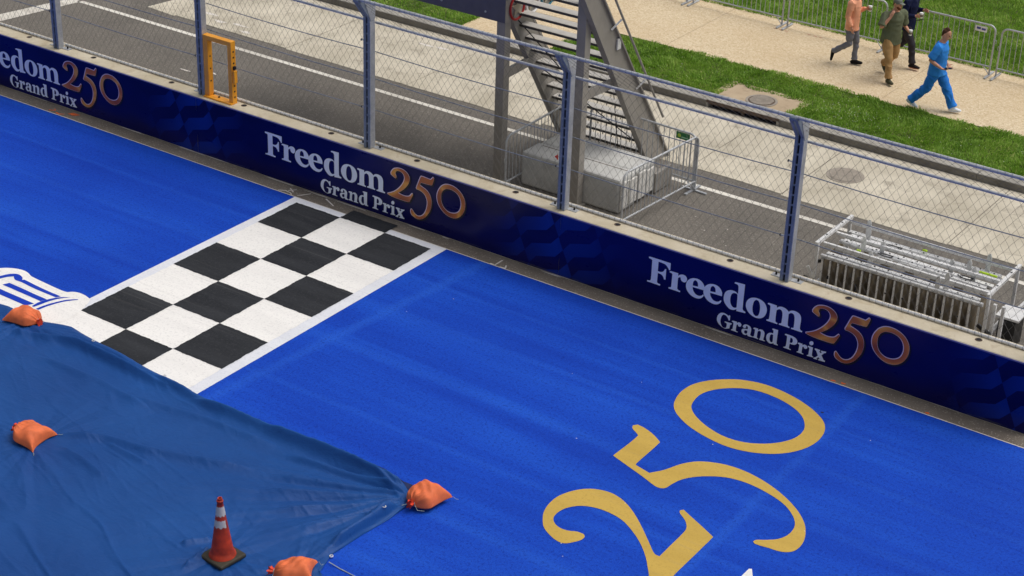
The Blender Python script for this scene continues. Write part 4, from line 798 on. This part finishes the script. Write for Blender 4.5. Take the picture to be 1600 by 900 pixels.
X = TX0 + (TX1 - TX0) * U; Y = TY0 + (TY1 - TY0) * Vv
# edges are not ruler straight: the top edge bows, the right edge creeps in, the corner is pulled out
top = np.interp(X[0], [-7, -1.1, -.2, .3, 2.0, 3.2, 4.4, 6.03, 6.28, 6.56, 6.81, 6.96, 7.18, 7.42], [-5.8, -5.84, -5.80, -5.68, -5.87, -5.95, -5.99, -5.96, -5.92, -5.91, -5.95, -6.0, -6.08, -6.2]) + .015 * np.sin(X[0] * 5) * (X[0] < 6)
right = np.interp(Y[:, 0], [-15, -9, -8.0, -7.6, -7.0, -6.5, -6.0], [7.6, 7.52, 7.45, 7.33, 7.36, 7.42, 7.42])
Y = TY0 + (top[None, :] - TY0) * Vv; X = TX0 + (right[:, None] - TX0) * U
Z = .016 + .010 * vnoise(X * .8, Y * .8, 21) + .012 * vnoise(X * 1.9 + Y * .6, Y * 2.6, 22)
wx = X + .2 * vnoise(X * 1.1, Y * 1.1, 41); wy = Y + .2 * vnoise(X * 1.1 + 9, Y * 1.1, 42)
for fq, am, an, sd in ((1.1, .060, -.25, 31), (2.2, .030, -.40, 32), (4.0, .012, -.25, 33), (6.5, .006, -.55, 34), (8.5, .005, -.1, 36)):
    ca, sa = math.cos(an), math.sin(an); pu = (wx * ca + wy * sa) * fq * .16; pv = (-wx * sa + wy * ca) * fq
    rg = 1 - np.abs(2 * vnoise(pu, pv, sd) - 1)                       # ridged: sharp crests, as stretched sheeting folds
    Z += am * np.clip((rg - .72) / .28, 0, 1) ** 1.6 * np.clip(vnoise(pu * .7 + 5, pv * .5, sd + 50) * 2.2 - .5, 0, 1)
Z += .002 * vnoise(X * 9 + Y * 3, Y * 12, 24)
for i, pl in enumerate(RIDGES):
    d, s, f = seg_dist(X, Y, pl); A = 1.8 * (.050, .045, .040, .030, .04, .035, .022, .045, .040, .040, .035, .03, .03, .035, .075, .035, .028, .024)[i]; w = .016 if i in (4, 5, 6) else .020
    tp_ = np.clip(np.minimum(f, 1 - f) * 6 + .15, 0, 1)
    Z += A * tp_ * np.exp(-(d / np.where(s > 0, w, w * 4.5)) ** 2)
# pull folds that fan out from the weights and the cone
for (cx, cy, n, rad, A) in ((7.40, -6.22, 21, 3.2, .030), (2.35, -8.3, 11, 1.5, .013), (6.28, -8.7, 12, 1.2, .012), (-.3, -6.0, 11, 1.4, .016), (7.2, -8.4, 9, 1.0, .016)):
    dx, dy = X - cx, Y - cy; r = np.hypot(dx, dy); a = np.arctan2(dy, dx)
    Z += A * np.exp(-r / rad) * np.clip(r / .35, 0, 1) * (np.sin(a * n + 1.5 * np.sin(a * 3 + cx)) ** 3)
# the corner lifts towards its weight, edges settle to the ground
lift = np.exp(-((X - 6.9) / .45) ** 2) * np.exp(-((Y + 6.02) / .16) ** 2); Z += .06 * lift
Z += .05 * np.exp(-((X - 7.28) / .10) ** 2) * np.exp(-((Y + 7.3) / .7) ** 2)
Z = np.where(Z < .014, .014, Z)
edge = np.minimum(np.clip((top[None, :] - Y) / .10, 0, 1), np.clip((right[:, None] - X) / .08, 0, 1))
Z = .014 + (Z - .014) * np.maximum(.35 + .65 * edge, np.clip(lift * 1.6, 0, 1))
tv = np.stack([X, Y, Z], -1).reshape(-1, 3)
ii = (np.arange(NYT - 1)[:, None] * NXT + np.arange(NXT - 1)[None]).ravel()
tf = np.stack([ii, ii + 1, ii + NXT + 1, ii + NXT], -1).tolist()
tl = tv.tolist(); nb = len(tl)
br = [(NYT - 1) * NXT + k for k in range(NXT)][::-1]; rt = [k * NXT + NXT - 1 for k in range(NYT)]
for bd in (br, rt):       # hem turned down to the ground
    for k, v in enumerate(bd):
        tl.append((tl[v][0], tl[v][1], max(.006, tl[v][2] - .012)))
        if k: tf.append((bd[k - 1], bd[k], len(tl) - 1, len(tl) - 2)[::-1])
tme = bpy.data.meshes.new('tarpaulin'); tme.from_pydata(tl, [], tf)
ta = thing('tarpaulin', 'large creased blue tarpaulin spread over the track', 'tarp', (0, 0, 0))
link('sheet', finish(tme, M['tarp'], True, 0), ta)
def tz(x, y):
    k = np.argmin((tv[:, 0] - x) ** 2 + (tv[:, 1] - y) ** 2); return float(tv[k, 2])
for x, y in ((6.45, -5.97), (7.34, -6.75), (7.36, -7.86), (2.6, -5.98), (.95, -5.82)):
    MB().tube([(.022 * math.cos(a * math.pi / 8), .022 * math.sin(a * math.pi / 8), 0) for a in range(16)], .007, 6, True).build('grommet', M['grommet'], ta, True, loc=(x, y, tz(x, y) + .008))
oa = [(6.02, -5.95), (6.24, -5.90), (6.44, -5.83), (6.63, -5.83), (6.81, -5.87), (7.01, -5.92), (7.18, -5.91), (7.32, -5.98)]; ia = [(6.03, -5.965), (6.28, -5.925), (6.56, -5.92), (6.81, -5.96), (6.96, -6.01), (7.18, -6.09), (7.24, -6.12), (7.40, -6.2)]
hv = []; hn = 6; K = 40
def along(pl, f):
    f *= len(pl) - 1; k = min(int(f), len(pl) - 2); f -= k; return (pl[k][0] + (pl[k + 1][0] - pl[k][0]) * f, pl[k][1] + (pl[k + 1][1] - pl[k][1]) * f)
for i in range(K):
    a, b = along(oa, i / (K - 1)), along(ia, i / (K - 1))
    for j in range(hn):
        f = j / (hn - 1); hv.append((a[0] + (b[0] - a[0]) * f, a[1] + (b[1] - a[1]) * f, .010 + .05 * f * f * math.sin(math.pi * min(1, .1 + i / K)) + .010 * math.sin(i * .9 + j) * f * (1 - f) * 4))
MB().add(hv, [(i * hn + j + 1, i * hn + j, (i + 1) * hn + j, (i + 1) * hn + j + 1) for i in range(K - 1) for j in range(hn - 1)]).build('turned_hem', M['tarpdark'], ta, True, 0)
fl = MB(); n1, n2 = 60, 14; fv = []
for i in range(n1):
    for j in range(n2):
        u, v = i / (n1 - 1), j / (n2 - 1)
        x = 7.28 + .5 * u + .05 * math.sin(9 * v); y = -8.12 - .42 * v - .25 * u; z = .03 + .07 * math.sin(v * math.pi) * (1 - u * .7) * (1 + .5 * math.sin(u * 14 + v * 5)) + .02 * math.sin(v * 17 + u * 6)
        fv.append((x, y, max(.012, z)))
fl.add(fv, [(i * n2 + j, (i + 1) * n2 + j, (i + 1) * n2 + j + 1, i * n2 + j + 1) for i in range(n1 - 1) for j in range(n2 - 1)]).build('bunched_fold', M['tarp'], ta, True, 0)
co = MB().tube([(7.42, -7.98, .03), (7.6, -7.985, .012), (7.95, -8.0, .012), (8.3, -8.05, .012)], .006, 6).build('white_cord', M['twine'], None, True); tag(co, 'thin white cord running out from under the tarp edge', 'cord')

# ------------------------------------------------------------------ sandbags
def sandbag(label, loc, rz, L, W, H, seed, neck_up, tilt=0.0, twine=True):
    rnd = random.Random(seed)
    t = thing('sandbag', label, 'sandbag', loc, rz, 'orange sandbags holding the tarp down')
    n, m = 56, 40; vs = []
    def surf(u, v, top):
        # u along the bag: -1 sewn end with two ears, +1 gathered neck
        wid = 1 - .80 * max(0, (u - .35) / .65) ** 2.2
        a = 1 - abs(u) ** 5; b = 1 - abs(v) ** 3.2
        th = H * (max(a, 0) ** .45) * (max(b, 0) ** .5) * (1 - .25 * max(0, u))
        ear = max(0, -u) ** 4 * abs(v) ** 4
        x = u * L / 2 * (1 - .10 * (1 - abs(v) ** 2) * (u < 0)) - .045 * ear; y = v * W / 2 * wid * (1 - .08 * (1 - u * u)) + math.copysign(.03 * ear, v)
        pl = .012 * math.sin(v * 15 + seed) * max(0, u) ** 1.5 + .006 * math.sin(v * 31 + u * 3) * max(0, u) ** 1.2
        wr = .010 * math.sin(u * 5 + v * 3 + seed) + .006 * math.sin(u * 11 - v * 7 + seed * 2)
        z = th * (.80 if top else -.20) + (pl + wr) * (1 if top else .2) * (max(a, 0) * max(b, 0)) ** .3
        z += tilt * x + (.05 * max(0, u) ** 2 * neck_up)
        return (x, y, max(.004, z + H * .20))
    for top in (1, 0):
        mb = MB(); mb.add([surf(-1 + 2 * i / n, -1 + 2 * j / m, top) for i in range(n + 1) for j in range(m + 1)],
                          [((i * (m + 1) + j), (i + 1) * (m + 1) + j, (i + 1) * (m + 1) + j + 1, i * (m + 1) + j + 1) if top else ((i * (m + 1) + j + 1), (i + 1) * (m + 1) + j + 1, (i + 1) * (m + 1) + j, i * (m + 1) + j) for i in range(n) for j in range(m)])
        vs.append(mb)
    body = MB(); body.add(vs[0].v, vs[0].f); body.add(vs[1].v, vs[1].f)
    body.build('bag', M['bag'], t, True, 0)
    # gathered neck: a pleated tuft that pinches and flares
    ax = Vector((L / 2 - .03, 0, H * (.20 + .10) + .03 * neck_up)); d = Vector((1, rnd.uniform(-.4, .4), .55 * neck_up)).normalized(); sd = d.cross(Vector((0, 0, 1))).normalized(); up = sd.cross(d)
    nk = MB(); rings = 7; nn = 30; vv = []
    for k in range(rings):
        s = k / (rings - 1); r = .045 * (1 - 1.9 * s + 2.6 * s * s) if s < .6 else .030 + .045 * (s - .5)
        for q in range(nn):
            a = 2 * math.pi * q / nn; rr = r * (1 + .28 * s * math.sin(a * 6 + seed)); p = ax + d * (s * .11 - .02) + sd * (rr * math.cos(a)) + up * (rr * math.sin(a)) + d * (.018 * s * math.sin(a * 5 + 1)); vv.append(p)
    nk.add(vv, [(k * nn + q, k * nn + (q + 1) % nn, (k + 1) * nn + (q + 1) % nn, (k + 1) * nn + q) for k in range(rings - 1) for q in range(nn)] + [tuple((rings - 1) * nn + q for q in range(nn)), tuple(range(nn))[::-1]])
    no = nk.build('tied_neck', M['bagneck'], t, True, 50)
    tie = ax + d * .022
    if twine:
        MB().tube([tie + (sd * math.cos(a) + up * math.sin(a)) * .036 for a in (k * math.pi / 8 for k in range(16))], .005, 6, True).build('twine', M['twine'], no, True)
        for s in (-1, 1):
            MB().tube([tie + sd * .03 * s, tie + sd * .10 * s - Vector((0, 0, .06)), Vector((tie.x + .08 * s, tie.y, .01)) + sd * .16 * s], .004, 5).build('twine_end', M['twine'], no, True)
    for s in (-1, 1):
        e = surf(-1, s, 1); MB().tube([e, (e[0] - .03, e[1] + .02 * s, .012), (e[0] - .05, e[1] + .05 * s, .008)], .003, 5).build('seam_thread', M['twine'], t, True)
    return t
sandbag('orange sandbag at the tarp edge beside the white emblem', (-.36, -5.98, .03), R(6), .50, .42, .22, 1, .2)
sandbag('orange sandbag lying alone in the middle of the tarp', (2.28, -8.28, .03), R(188), .44, .48, .22, 2, 1.0, .12)
sandbag('orange sandbag pinning the pointed tarp corner', (7.56, -6.16, .03), R(266), .48, .46, .26, 3, .3)
sandbag('orange sandbag at the bottom picture edge, half cut off', (7.30, -8.52, .05), R(215), .50, .42, .25, 4, .2, -.1)

# ------------------------------------------------------------------ traffic cone
cn = thing('traffic_cone', 'worn orange traffic cone with grey bands standing on the tarp', 'cone', (6.29, -8.72, .03), R(-6))
mb = MB(); mb.box(-.215, .215, -.215, .215, 0, .055); mb.build('base', M['rubber'], cn, bevel=.02)
prof = lambda z: .148 + (.032 - .148) * (z - .055) / .82
MB().lathe([(.175, .0552), (.172, .07), (.150, .10), (prof(.10), .13), (prof(.60), .60), (prof(.80), .80)], 32).build('body', M['cone'], cn, True)
for z0, z1 in ((.50, .60), (.66, .79)):
    bd = MB(); nn = 32
    sel = range(0, 23) if z0 < .6 else range(0, 32)
    vs = []; fs = []
    for q in sel:
        for z in (z0 + .012 * math.sin(q * 1.7), z1 + .008 * math.cos(q * 2.3)):
            for rr in (0.0025,): vs.append(((prof(z) + rr) * math.cos(2 * math.pi * q / nn + 2.1), (prof(z) + rr) * math.sin(2 * math.pi * q / nn + 2.1), z))
    k = len(vs) // 2
    fs = [(2 * i, 2 * i + 2, 2 * i + 3, 2 * i + 1) for i in range(k - 1)]
    if k == 32: fs.append((2 * k - 2, 0, 1, 2 * k - 1))
    bd.add(vs, fs); bd.build('reflective_band', M['coneband'], cn, True)
MB().lathe([(prof(.80) + .001, .798), (prof(.83), .84), (.043, .845), (.043, .868), (.030, .872), (.030, .905), (.018, .905), (.016, .86)], 24).build('tip', M['cone'], cn, True, 50)
# ------------------------------------------------------------------ people
def loft(mb, pts, radii, n=14, ref=(0, 1, 0), caps=True, ck=1.0):
    pts = [Vector(p) for p in pts]; rad = [(r, r) if not isinstance(r, (tuple, list)) else r for r in radii]
    def sub(P, Q):
        out, ro = [], []
        for i in range(len(P) - 1):
            for k in range(3):
                t = k / 3; out.append(P[i].lerp(P[i + 1], t)); ro.append(tuple(a + (b - a) * t for a, b in zip(Q[i], Q[i + 1])))
        out.append(P[-1]); ro.append(Q[-1]); return out, ro
    pts, rad = sub(pts, rad); m = len(pts)
    ta = (pts[1] - pts[0]).normalized(); tb = (pts[-1] - pts[-2]).normalized()
    seq = []
    if caps:
        for a in (80, 55, 28): seq.append((pts[0] - ta * min(rad[0]) * math.sin(R(a)) * ck, tuple(x * math.cos(R(a)) for x in rad[0]), ta))
    for i in range(m):
        t = (pts[min(i + 1, m - 1)] - pts[max(i - 1, 0)]).normalized(); seq.append((pts[i], rad[i], t))
    if caps:
        for a in (28, 55, 80): seq.append((pts[-1] + tb * min(rad[-1]) * math.sin(R(a)) * ck, tuple(x * math.cos(R(a)) for x in rad[-1]), tb))
    vs = []; rf = Vector(ref)
    for p, (a, b), t in seq:
        s = rf - t * rf.dot(t)
        if s.length < .05: s = Vector((1, 0, 0)) - t * t.x
        s.normalize(); o = t.cross(s)
        vs += [p + s * (a * math.cos(2 * math.pi * k / n)) + o * (b * math.sin(2 * math.pi * k / n)) for k in range(n)]
    M_ = len(seq)
    fs = [(i * n + k, i * n + (k + 1) % n, (i + 1) * n + (k + 1) % n, (i + 1) * n + k) for i in range(M_ - 1) for k in range(n)] + [tuple(range(n))[::-1], tuple((M_ - 1) * n + k for k in range(n))]
    mb.add(vs, fs); return mb

def weld(mb, name, mat, parent, voxel, smooth=4, fac=.5, fold=0.0):
    """fuse overlapping volumes into one continuous skin"""
    me = mb.mesh(name); tmp = bpy.data.objects.new('tmp', me); COL.objects.link(tmp)
    r = tmp.modifiers.new('r', 'REMESH'); r.mode = 'VOXEL'; r.voxel_size = voxel; r.use_smooth_shade = True
    s = tmp.modifiers.new('s', 'SMOOTH'); s.factor = fac; s.iterations = smooth
    dg = bpy.context.evaluated_depsgraph_get(); res = bpy.data.meshes.new_from_object(tmp.evaluated_get(dg))
    bpy.data.objects.remove(tmp); bpy.data.meshes.remove(me)
    if fold:      # cloth folds pushed into the surface
        n = len(res.vertices); co = np.empty(n * 3); no = np.empty(n * 3); res.vertices.foreach_get('co', co); res.vertices.foreach_get('normal', no); co = co.reshape(-1, 3); no = no.reshape(-1, 3)
        w = .5 * vnoise(co[:, 0] * 7 + 3, co[:, 2] * 7, 3); a = (1 - np.abs(2 * vnoise((co[:, 0] + co[:, 1] * .6) * 7 + w * 2, co[:, 2] * 11 + co[:, 0] * 5 + w * 3, 61) - 1)); b = vnoise((co[:, 0] - co[:, 1]) * 14, co[:, 2] * 18, 62)
        co += no * (fold * (1.6 * (a - .55) + .5 * (b - .5)))[:, None]; res.vertices.foreach_set('co', co.ravel())
    res.name = name; res.materials.clear(); finish(res, mat, True, 0)
    return link(name, res, parent)

def hand(mb, w, d, nrm, curl, side):
    """palm, four unequal bent fingers, thumb leaving the side of the palm"""
    w, d, nrm = Vector(w), Vector(d).normalized(), Vector(nrm); nrm = (nrm - d * nrm.dot(d)).normalized(); s = d.cross(nrm) * side
    loft(mb, [w - d * .02, w + d * .03, w + d * .088], [(.026, .019), (.038, .016), (.041, .013)], 12, s)
    for k, (off, ln) in enumerate(((-.030, .072), (-.010, .082), (.010, .077), (.029, .060))):
        p = w + d * .082 + s * off; dd = d.copy(); pts = [p]
        for j, f in enumerate((.42, .32, .26)):
            dd = Matrix.Rotation(R(curl * (.6 + .4 * j)), 3, d.cross(nrm)) @ dd if False else (dd * math.cos(R(curl * (.6 + .3 * j))) + (nrm * dd.dot(d) - d * dd.dot(nrm)) * math.sin(R(curl * (.6 + .3 * j)))).normalized()
            p = p + dd * ln * f; pts.append(p)
        loft(mb, pts, [.0092, .0088, .0082, .0072], 8, s)
    b = w + d * .025 - s * .032; td = (d * .65 - s * .6 + nrm * .45).normalized(); m_ = b + td * .038
    loft(mb, [b, m_, m_ + (td + nrm * .5 + s * .3).normalized() * .03], [.0125, .0105, .0085], 8, s)

def head(mb, c, yaw=0.0, pitch=0.0, k=1.0):
    Rm = Matrix.Rotation(yaw, 3, 'Z') @ Matrix.Rotation(pitch, 3, 'Y'); c = Vector(c); P = lambda x, y, z: c + Rm @ Vector((x, y, z)) * k
    S = [(-.115, .032, .040, .034), (-.095, .048, .056, .024), (-.055, .062, .078, .010), (-.01, .071, .092, .002), (.04, .074, .097, -.004), (.082, .063, .084, -.008), (.108, .038, .052, -.010)]
    loft(mb, [P(f, 0, z) for z, a, b, f in S], [(a * k, b * k) for z, a, b, f in S], 18, Rm @ Vector((0, 1, 0)))
    loft(mb, [P(.088, 0, .018), P(.108, 0, -.022)], [.010 * k, .015 * k], 8); loft(mb, [P(.080, -.03, .028), P(.080, .03, .028)], [.012 * k] * 2, 8)
    loft(mb, [P(.076, -.014, -.058), P(.076, .014, -.058)], [.013 * k] * 2, 8)
    for s in (-1, 1): loft(mb, [P(-.01, s * .075, .02), P(-.008, s * .075, -.025)], [(.008 * k, .018 * k), (.007 * k, .012 * k)], 8)
    return P

def ball(c, r, n=8): return MB().lathe([(r * math.sin(math.pi * i / 6) + 1e-4, -r * math.cos(math.pi * i / 6)) for i in range(7)], n, c)

def person(label, loc, rz, d):
    """d: pose in metres, x forward, y left, z up; one continuous body plus clothes"""
    t = thing('person', label, 'person', loc, rz)
    g = d.get('girth', 1.0); hip = Vector(d['hip']); nb = Vector(d['neck']); hd = Vector(d['head'])
    body = MB(); sh = {s: Vector(d['arms'][s][0]) for s in 'LR'}
    spine = [hip + (nb - hip) * f for f in (0, .2, .45, .72, .92, 1.0)]
    tors = [(.150, .108), (.142, .105), (.142, .110), (.165, .112), (.155, .085), (.07, .06)]
    loft(body, spine, [(a * g, b * g) for a, b in tors], 18)
    loft(body, [nb - Vector((0, 0, .02)), hd - Vector((0, 0, .07))], [.058, .054], 12)
    P = head(body, hd, d.get('yaw', 0), d.get('pitch', 0))
    for s, sd in (('L', 1), ('R', -1)):
        A = [Vector(p) for p in d['arms'][s]]
        loft(body, [A[0], A[0].lerp(A[1], .5), A[1], A[1].lerp(A[2], .35), A[2]], [.052, .048, .038, .040, .027], 12)
        loft(body, [nb - Vector((0, 0, .05)), A[0]], [.06, .058], 12)
        hd_ = d['hands'][s]; hand(body, A[2], hd_[0], hd_[1], hd_[2], sd)
        Lg = [Vector(p) for p in d['legs'][s]]
        loft(body, [Lg[0], Lg[0].lerp(Lg[1], .5), Lg[1], Lg[1].lerp(Lg[2], .35), Lg[2]], [.085 * g, .070, .052, .052, .038], 12)
        toe = Vector(d['toes'][s]); loft(body, [Lg[2] - Vector((0, 0, .03)), toe], [(.034, .03), (.034, .02)], 10)
    bo = weld(body, 'body', d.get('skin', SK), t, .0075, 3)
    # face
    for s in (-1, 1): ball(P(.084, s * .031, .012), .011).build('eye', M['slot'], bo, True, 0)
    MB().tube([P(.089, -.02, -.062), P(.092, 0, -.064), P(.089, .02, -.062)], .005, 6).build('mouth', simple('lips', (140, 82, 72), .5), bo, True)
    # hair
    if d.get('hair'):
        hr = MB(); q = [(-.035, .050, .030, -.062), (.0, .068, .048, -.050), (.028, .0755, .062, -.040), (.055, .0755, .078, -.026), (.085, .067, .086, -.012), (.113, .042, .056, -.010)]
        loft(hr, [P(f, 0, z) for z, a, b, f in q], [(a, b) for z, a, b, f in q], 18, (-math.sin(d.get('yaw', 0)), math.cos(d.get('yaw', 0)), 0)); weld(hr, 'hair', cloth('hair_' + label[:6], d['hair']), bo, .009, 2)
    if d.get('beard'):
        q = MB(); loft(q, [P(.045, -.045, -.055), P(.078, -.02, -.085), P(.082, 0, -.09), P(.078, .02, -.085), P(.045, .045, -.055)], [.024, .028, .03, .028, .024], 10); weld(q, 'beard', cloth('beard', d['beard']), bo, .009, 2)
    if d.get('cap'):
        q = MB(); z = [(.045, .083, .104, -.006), (.085, .076, .098, -.008), (.125, .045, .06, -.010)]
        loft(q, [P(f, 0, a) for a, b, c, f in z], [(b, c) for a, b, c, f in z], 18, (-math.sin(d.get('yaw', 0)), math.cos(d.get('yaw', 0)), 0))
        loft(q, [P(.07, 0, .048), P(.16, 0, .036)], [(.066, .008), (.050, .007)], 14, (-math.sin(d.get('yaw', 0)), math.cos(d.get('yaw', 0)), 0)); weld(q, 'cap', cloth('cap_cloth', d['cap']), t, .008, 2)
    # shirt
    sm = cloth('shirt_cloth_' + label[-8:], d['shirt']); shm = MB(); hem = d.get('hem', .06)
    sp = [hip + (nb - hip) * f for f in (-hem / .55, .08, .3, .5, .74, .90, .985)]
    tr = [(.204, .160), (.194, .150), (.172, .136), (.172, .138), (.186, .134), (.168, .104), (.088, .078)]
    loft(shm, sp, [(a * g, b * g) for a, b in tr], 22, ck=.12)
    for s in 'LR':
        A = [Vector(p) for p in d['arms'][s]]; loft(shm, [nb - Vector((0, 0, .07)), A[0]], [.075, .078], 12)
        if d['sleeve'] == 'short': loft(shm, [A[0], A[0].lerp(A[1], .45), A[0].lerp(A[1], .85)], [.082, .080, .084], 14, ck=.15)
        else: loft(shm, [A[0], A[0].lerp(A[1], .5), A[1], A[1].lerp(A[2], .5), A[1].lerp(A[2], .9)], [.078, .066, .060, .054, .042], 14, ck=.2)
    weld(shm, 'shirt', sm, t, .011, 3, fold=.013)
    # trousers
    tm = cloth('trouser_cloth_' + label[-8:], d['trousers']); tro = MB(); fl = d.get('flare', 1.0)
    loft(tro, [hip - Vector((0, 0, .04)), hip + (nb - hip) * .14], [(.168 * g, .126 * g), (.156 * g, .120 * g)], 18)
    for s in 'LR':
        Lg = [Vector(p) for p in d['legs'][s]]; k = Lg[1]; an = Lg[2] + (k - Lg[2]).normalized() * .015
        loft(tro, [Lg[0], Lg[0].lerp(k, .5), k, k.lerp(an, .4), k.lerp(an, .8), an], [(.106 * g, .118 * g), .096 * g, .076 * fl, .070 * fl, .070 * fl, .076 * fl], 14, ck=.15)
    weld(tro, 'trousers', tm, t, .011, 3, fold=.014)
    # shoes
    for s in 'LR':
        an = Vector(d['legs'][s][2]); toe = Vector(d['toes'][s]); heel = an + (an - toe).normalized() * .05; heel.z = an.z - .055 if abs(toe.z - an.z) < .09 else an.z - .01
        q = MB(); loft(q, [heel, heel.lerp(toe, .4) + Vector((0, 0, .018)), toe], [(.040, .038), (.045, .040), (.040, .026)], 14); loft(q, [an + Vector((0, 0, .015)), heel.lerp(toe, .22)], [.044, .042], 12)
        so = weld(q, 'shoe', cloth('shoe_' + label[-6:], d['shoe']), t, .010, 3)
        w = MB(); dn = Vector((0, 0, -.028)); loft(w, [heel + dn, heel.lerp(toe, .6) + dn, toe + dn * .7], [(.041, .013), (.047, .013), (.038, .011)], 14); weld(w, 'sole', simple('sole_' + label[-6:], d.get('sole', d['shoe']), .7), so, .008, 2)
    return t

def world_of(loc, rz, p): return Vector(loc) + Matrix.Rotation(rz, 3, 'Z') @ Vector(p)
def cup(label, loc):
    t = thing('paper_cup', label, 'cup', loc, group='paper coffee cups')
    MB().lathe([(.027, 0), (.029, .002), (.039, .105)], 20).build('cup_wall', M['whitepaint'], t, True); MB().lathe([(.0315, .03), (.0355, .031), (.0385, .078), (.035, .079)], 20).build('sleeve', M['brownp'], t, True); MB().lathe([(.042, .104), (.042, .112), (.038, .120), (.034, .121)], 20).build('lid', M['whitepaint'], t, True)
def phone(label, loc, rot):
    t = thing('phone', label, 'phone', loc); t.rotation_euler = rot
    MB().box(-.075, .075, -.037, .037, -.005, .005).build('case', M['black'], t, bevel=.004); MB().box(-.070, .070, -.033, .033, .0052, .006).build('screen', simple('dark_screen', (14, 15, 18), .15), t)

# blue scrubs, mid-stride, phone in the right hand
l1, r1 = (7.26, 11.19, KZ), R(6)
person('person in blue scrubs and white shoes striding along the path with a phone', l1, r1, dict(hip=(0, 0, .92), neck=(.03, 0, 1.46), head=(.085, 0, 1.625), yaw=R(-4), pitch=R(14), hair=(74, 50, 38),
    arms=dict(R=[(.02, -.195, 1.40), (-.09, -.27, 1.13), (.15, -.25, 1.00)], L=[(.02, .195, 1.40), (-.04, .27, 1.12), (.13, .25, .93)]),
    hands=dict(R=((1, .05, -.05), (0, 0, 1), 35), L=((.7, 0, -.7), (.7, -.4, .6), 35)),
    legs=dict(L=[(0, .09, .90), (.20, .10, .51), (.40, .10, .11)], R=[(0, -.09, .90), (-.13, -.09, .49), (-.44, -.09, .15)]), toes=dict(L=(.56, .11, .065), R=(-.28, -.10, .045)),
    shirt=(52, 136, 222), trousers=(46, 126, 216), sleeve='short', hem=.13, flare=1.28, shoe=(232, 234, 238), girth=1.13))
phone('black phone held by the person in blue scrubs', world_of(l1, r1, (.285, -.245, 1.030)), (R(8), R(-12), r1))
# peach shirt, trailing foot lifted
l2, r2 = (4.76, 12.50, KZ), R(2)
person('person in a peach long sleeved shirt and grey trousers, head above the picture edge', l2, r2, dict(hip=(0, 0, .93), neck=(.02, 0, 1.47), head=(.05, 0, 1.63), hair=(90, 66, 48),
    arms=dict(R=[(.0, -.18, 1.41), (-.03, -.22, 1.13), (.07, -.21, .90)], L=[(.0, .18, 1.41), (-.02, .24, 1.15), (.20, .20, 1.24)]),
    hands=dict(R=((.25, 0, -1), (.5, .8, .1), 25), L=((1, -.2, .2), (0, -1, .1), 45)),
    legs=dict(L=[(0, .085, .91), (.10, .09, .50), (.10, .09, .10)], R=[(0, -.085, .91), (.02, -.09, .50), (-.33, -.09, .25)]), toes=dict(L=(.27, .10, .06), R=(-.35, -.09, .06)),
    shirt=(238, 168, 134), trousers=(116, 118, 128), sleeve='long', hem=.13, shoe=(22, 22, 24), girth=.93, flare=.86))
cup('white paper cup held up by the person in the peach shirt', world_of(l2, r2, (.29, .165, 1.21)))
# green shirt and cap, right hand raised to the face
l3, r3 = (5.76, 12.26, KZ), R(-32)
person('person in an olive shirt, tan trousers and grey cap raising a hand to the face', l3, r3, dict(hip=(0, 0, .94), neck=(.04, 0, 1.50), head=(.08, 0, 1.665), yaw=R(20), pitch=R(6), cap=(112, 116, 108), hair=(86, 62, 44), beard=(112, 66, 42),
    arms=dict(R=[(.02, -.225, 1.43), (.12, -.36, 1.20), (.17, -.20, 1.42)], L=[(.02, .225, 1.43), (-.02, .32, 1.13), (.22, .28, 1.07)]),
    hands=dict(R=((.1, .35, 1), (-.2, 1, 0), 18), L=((1, -.1, .1), (0, -1, .1), 45)),
    legs=dict(R=[(0, -.10, .92), (.20, -.13, .52), (.31, -.15, .11)], L=[(0, .10, .92), (.03, .13, .50), (-.34, .15, .20)]), toes=dict(R=(.47, -.16, .065), L=(-.23, .15, .05)),
    shirt=(96, 102, 80), trousers=(166, 132, 88), sleeve='short', hem=.13, shoe=(72, 72, 56), sole=(84, 80, 62), girth=1.18, flare=1.02))
cup('white paper cup held low by the person in the olive shirt', world_of(l3, r3, (.315, .245, 1.03)))
# navy shirt behind
l4, r4 = (5.70, 13.24, KZ), R(-4)
person('person in a navy shirt and charcoal trousers half hidden behind the olive shirt', l4, r4, dict(hip=(0, 0, .95), neck=(.03, 0, 1.51), head=(.07, 0, 1.675), hair=(52, 40, 34),
    arms=dict(L=[(.02, .205, 1.45), (.0, .27, 1.17), (.24, .20, 1.24)], R=[(.02, -.205, 1.45), (.02, -.28, 1.16), (.27, -.22, 1.22)]),
    hands=dict(R=((1, .1, .1), (0, 1, .1), 45), L=((1, -.1, .0), (0, -1, .1), 40)),
    legs=dict(R=[(0, -.09, .93), (.20, -.10, .53), (.27, -.10, .12)], L=[(0, .09, .93), (-.06, .09, .50), (-.40, .09, .17)]), toes=dict(R=(.44, -.11, .07), L=(-.27, .09, .05)),
    shirt=(16, 24, 58), trousers=(52, 50, 56), sleeve='long', hem=.12, shoe=(34, 30, 32), sole=(190, 110, 72), girth=1.02))
cup('white paper cup held high by the person in the navy shirt', world_of(l4, r4, (.37, -.185, 1.19)))
phone('dark phone under the cup of the person in the navy shirt', world_of(l4, r4, (.36, -.20, 1.15)), (0, R(-20), r4))
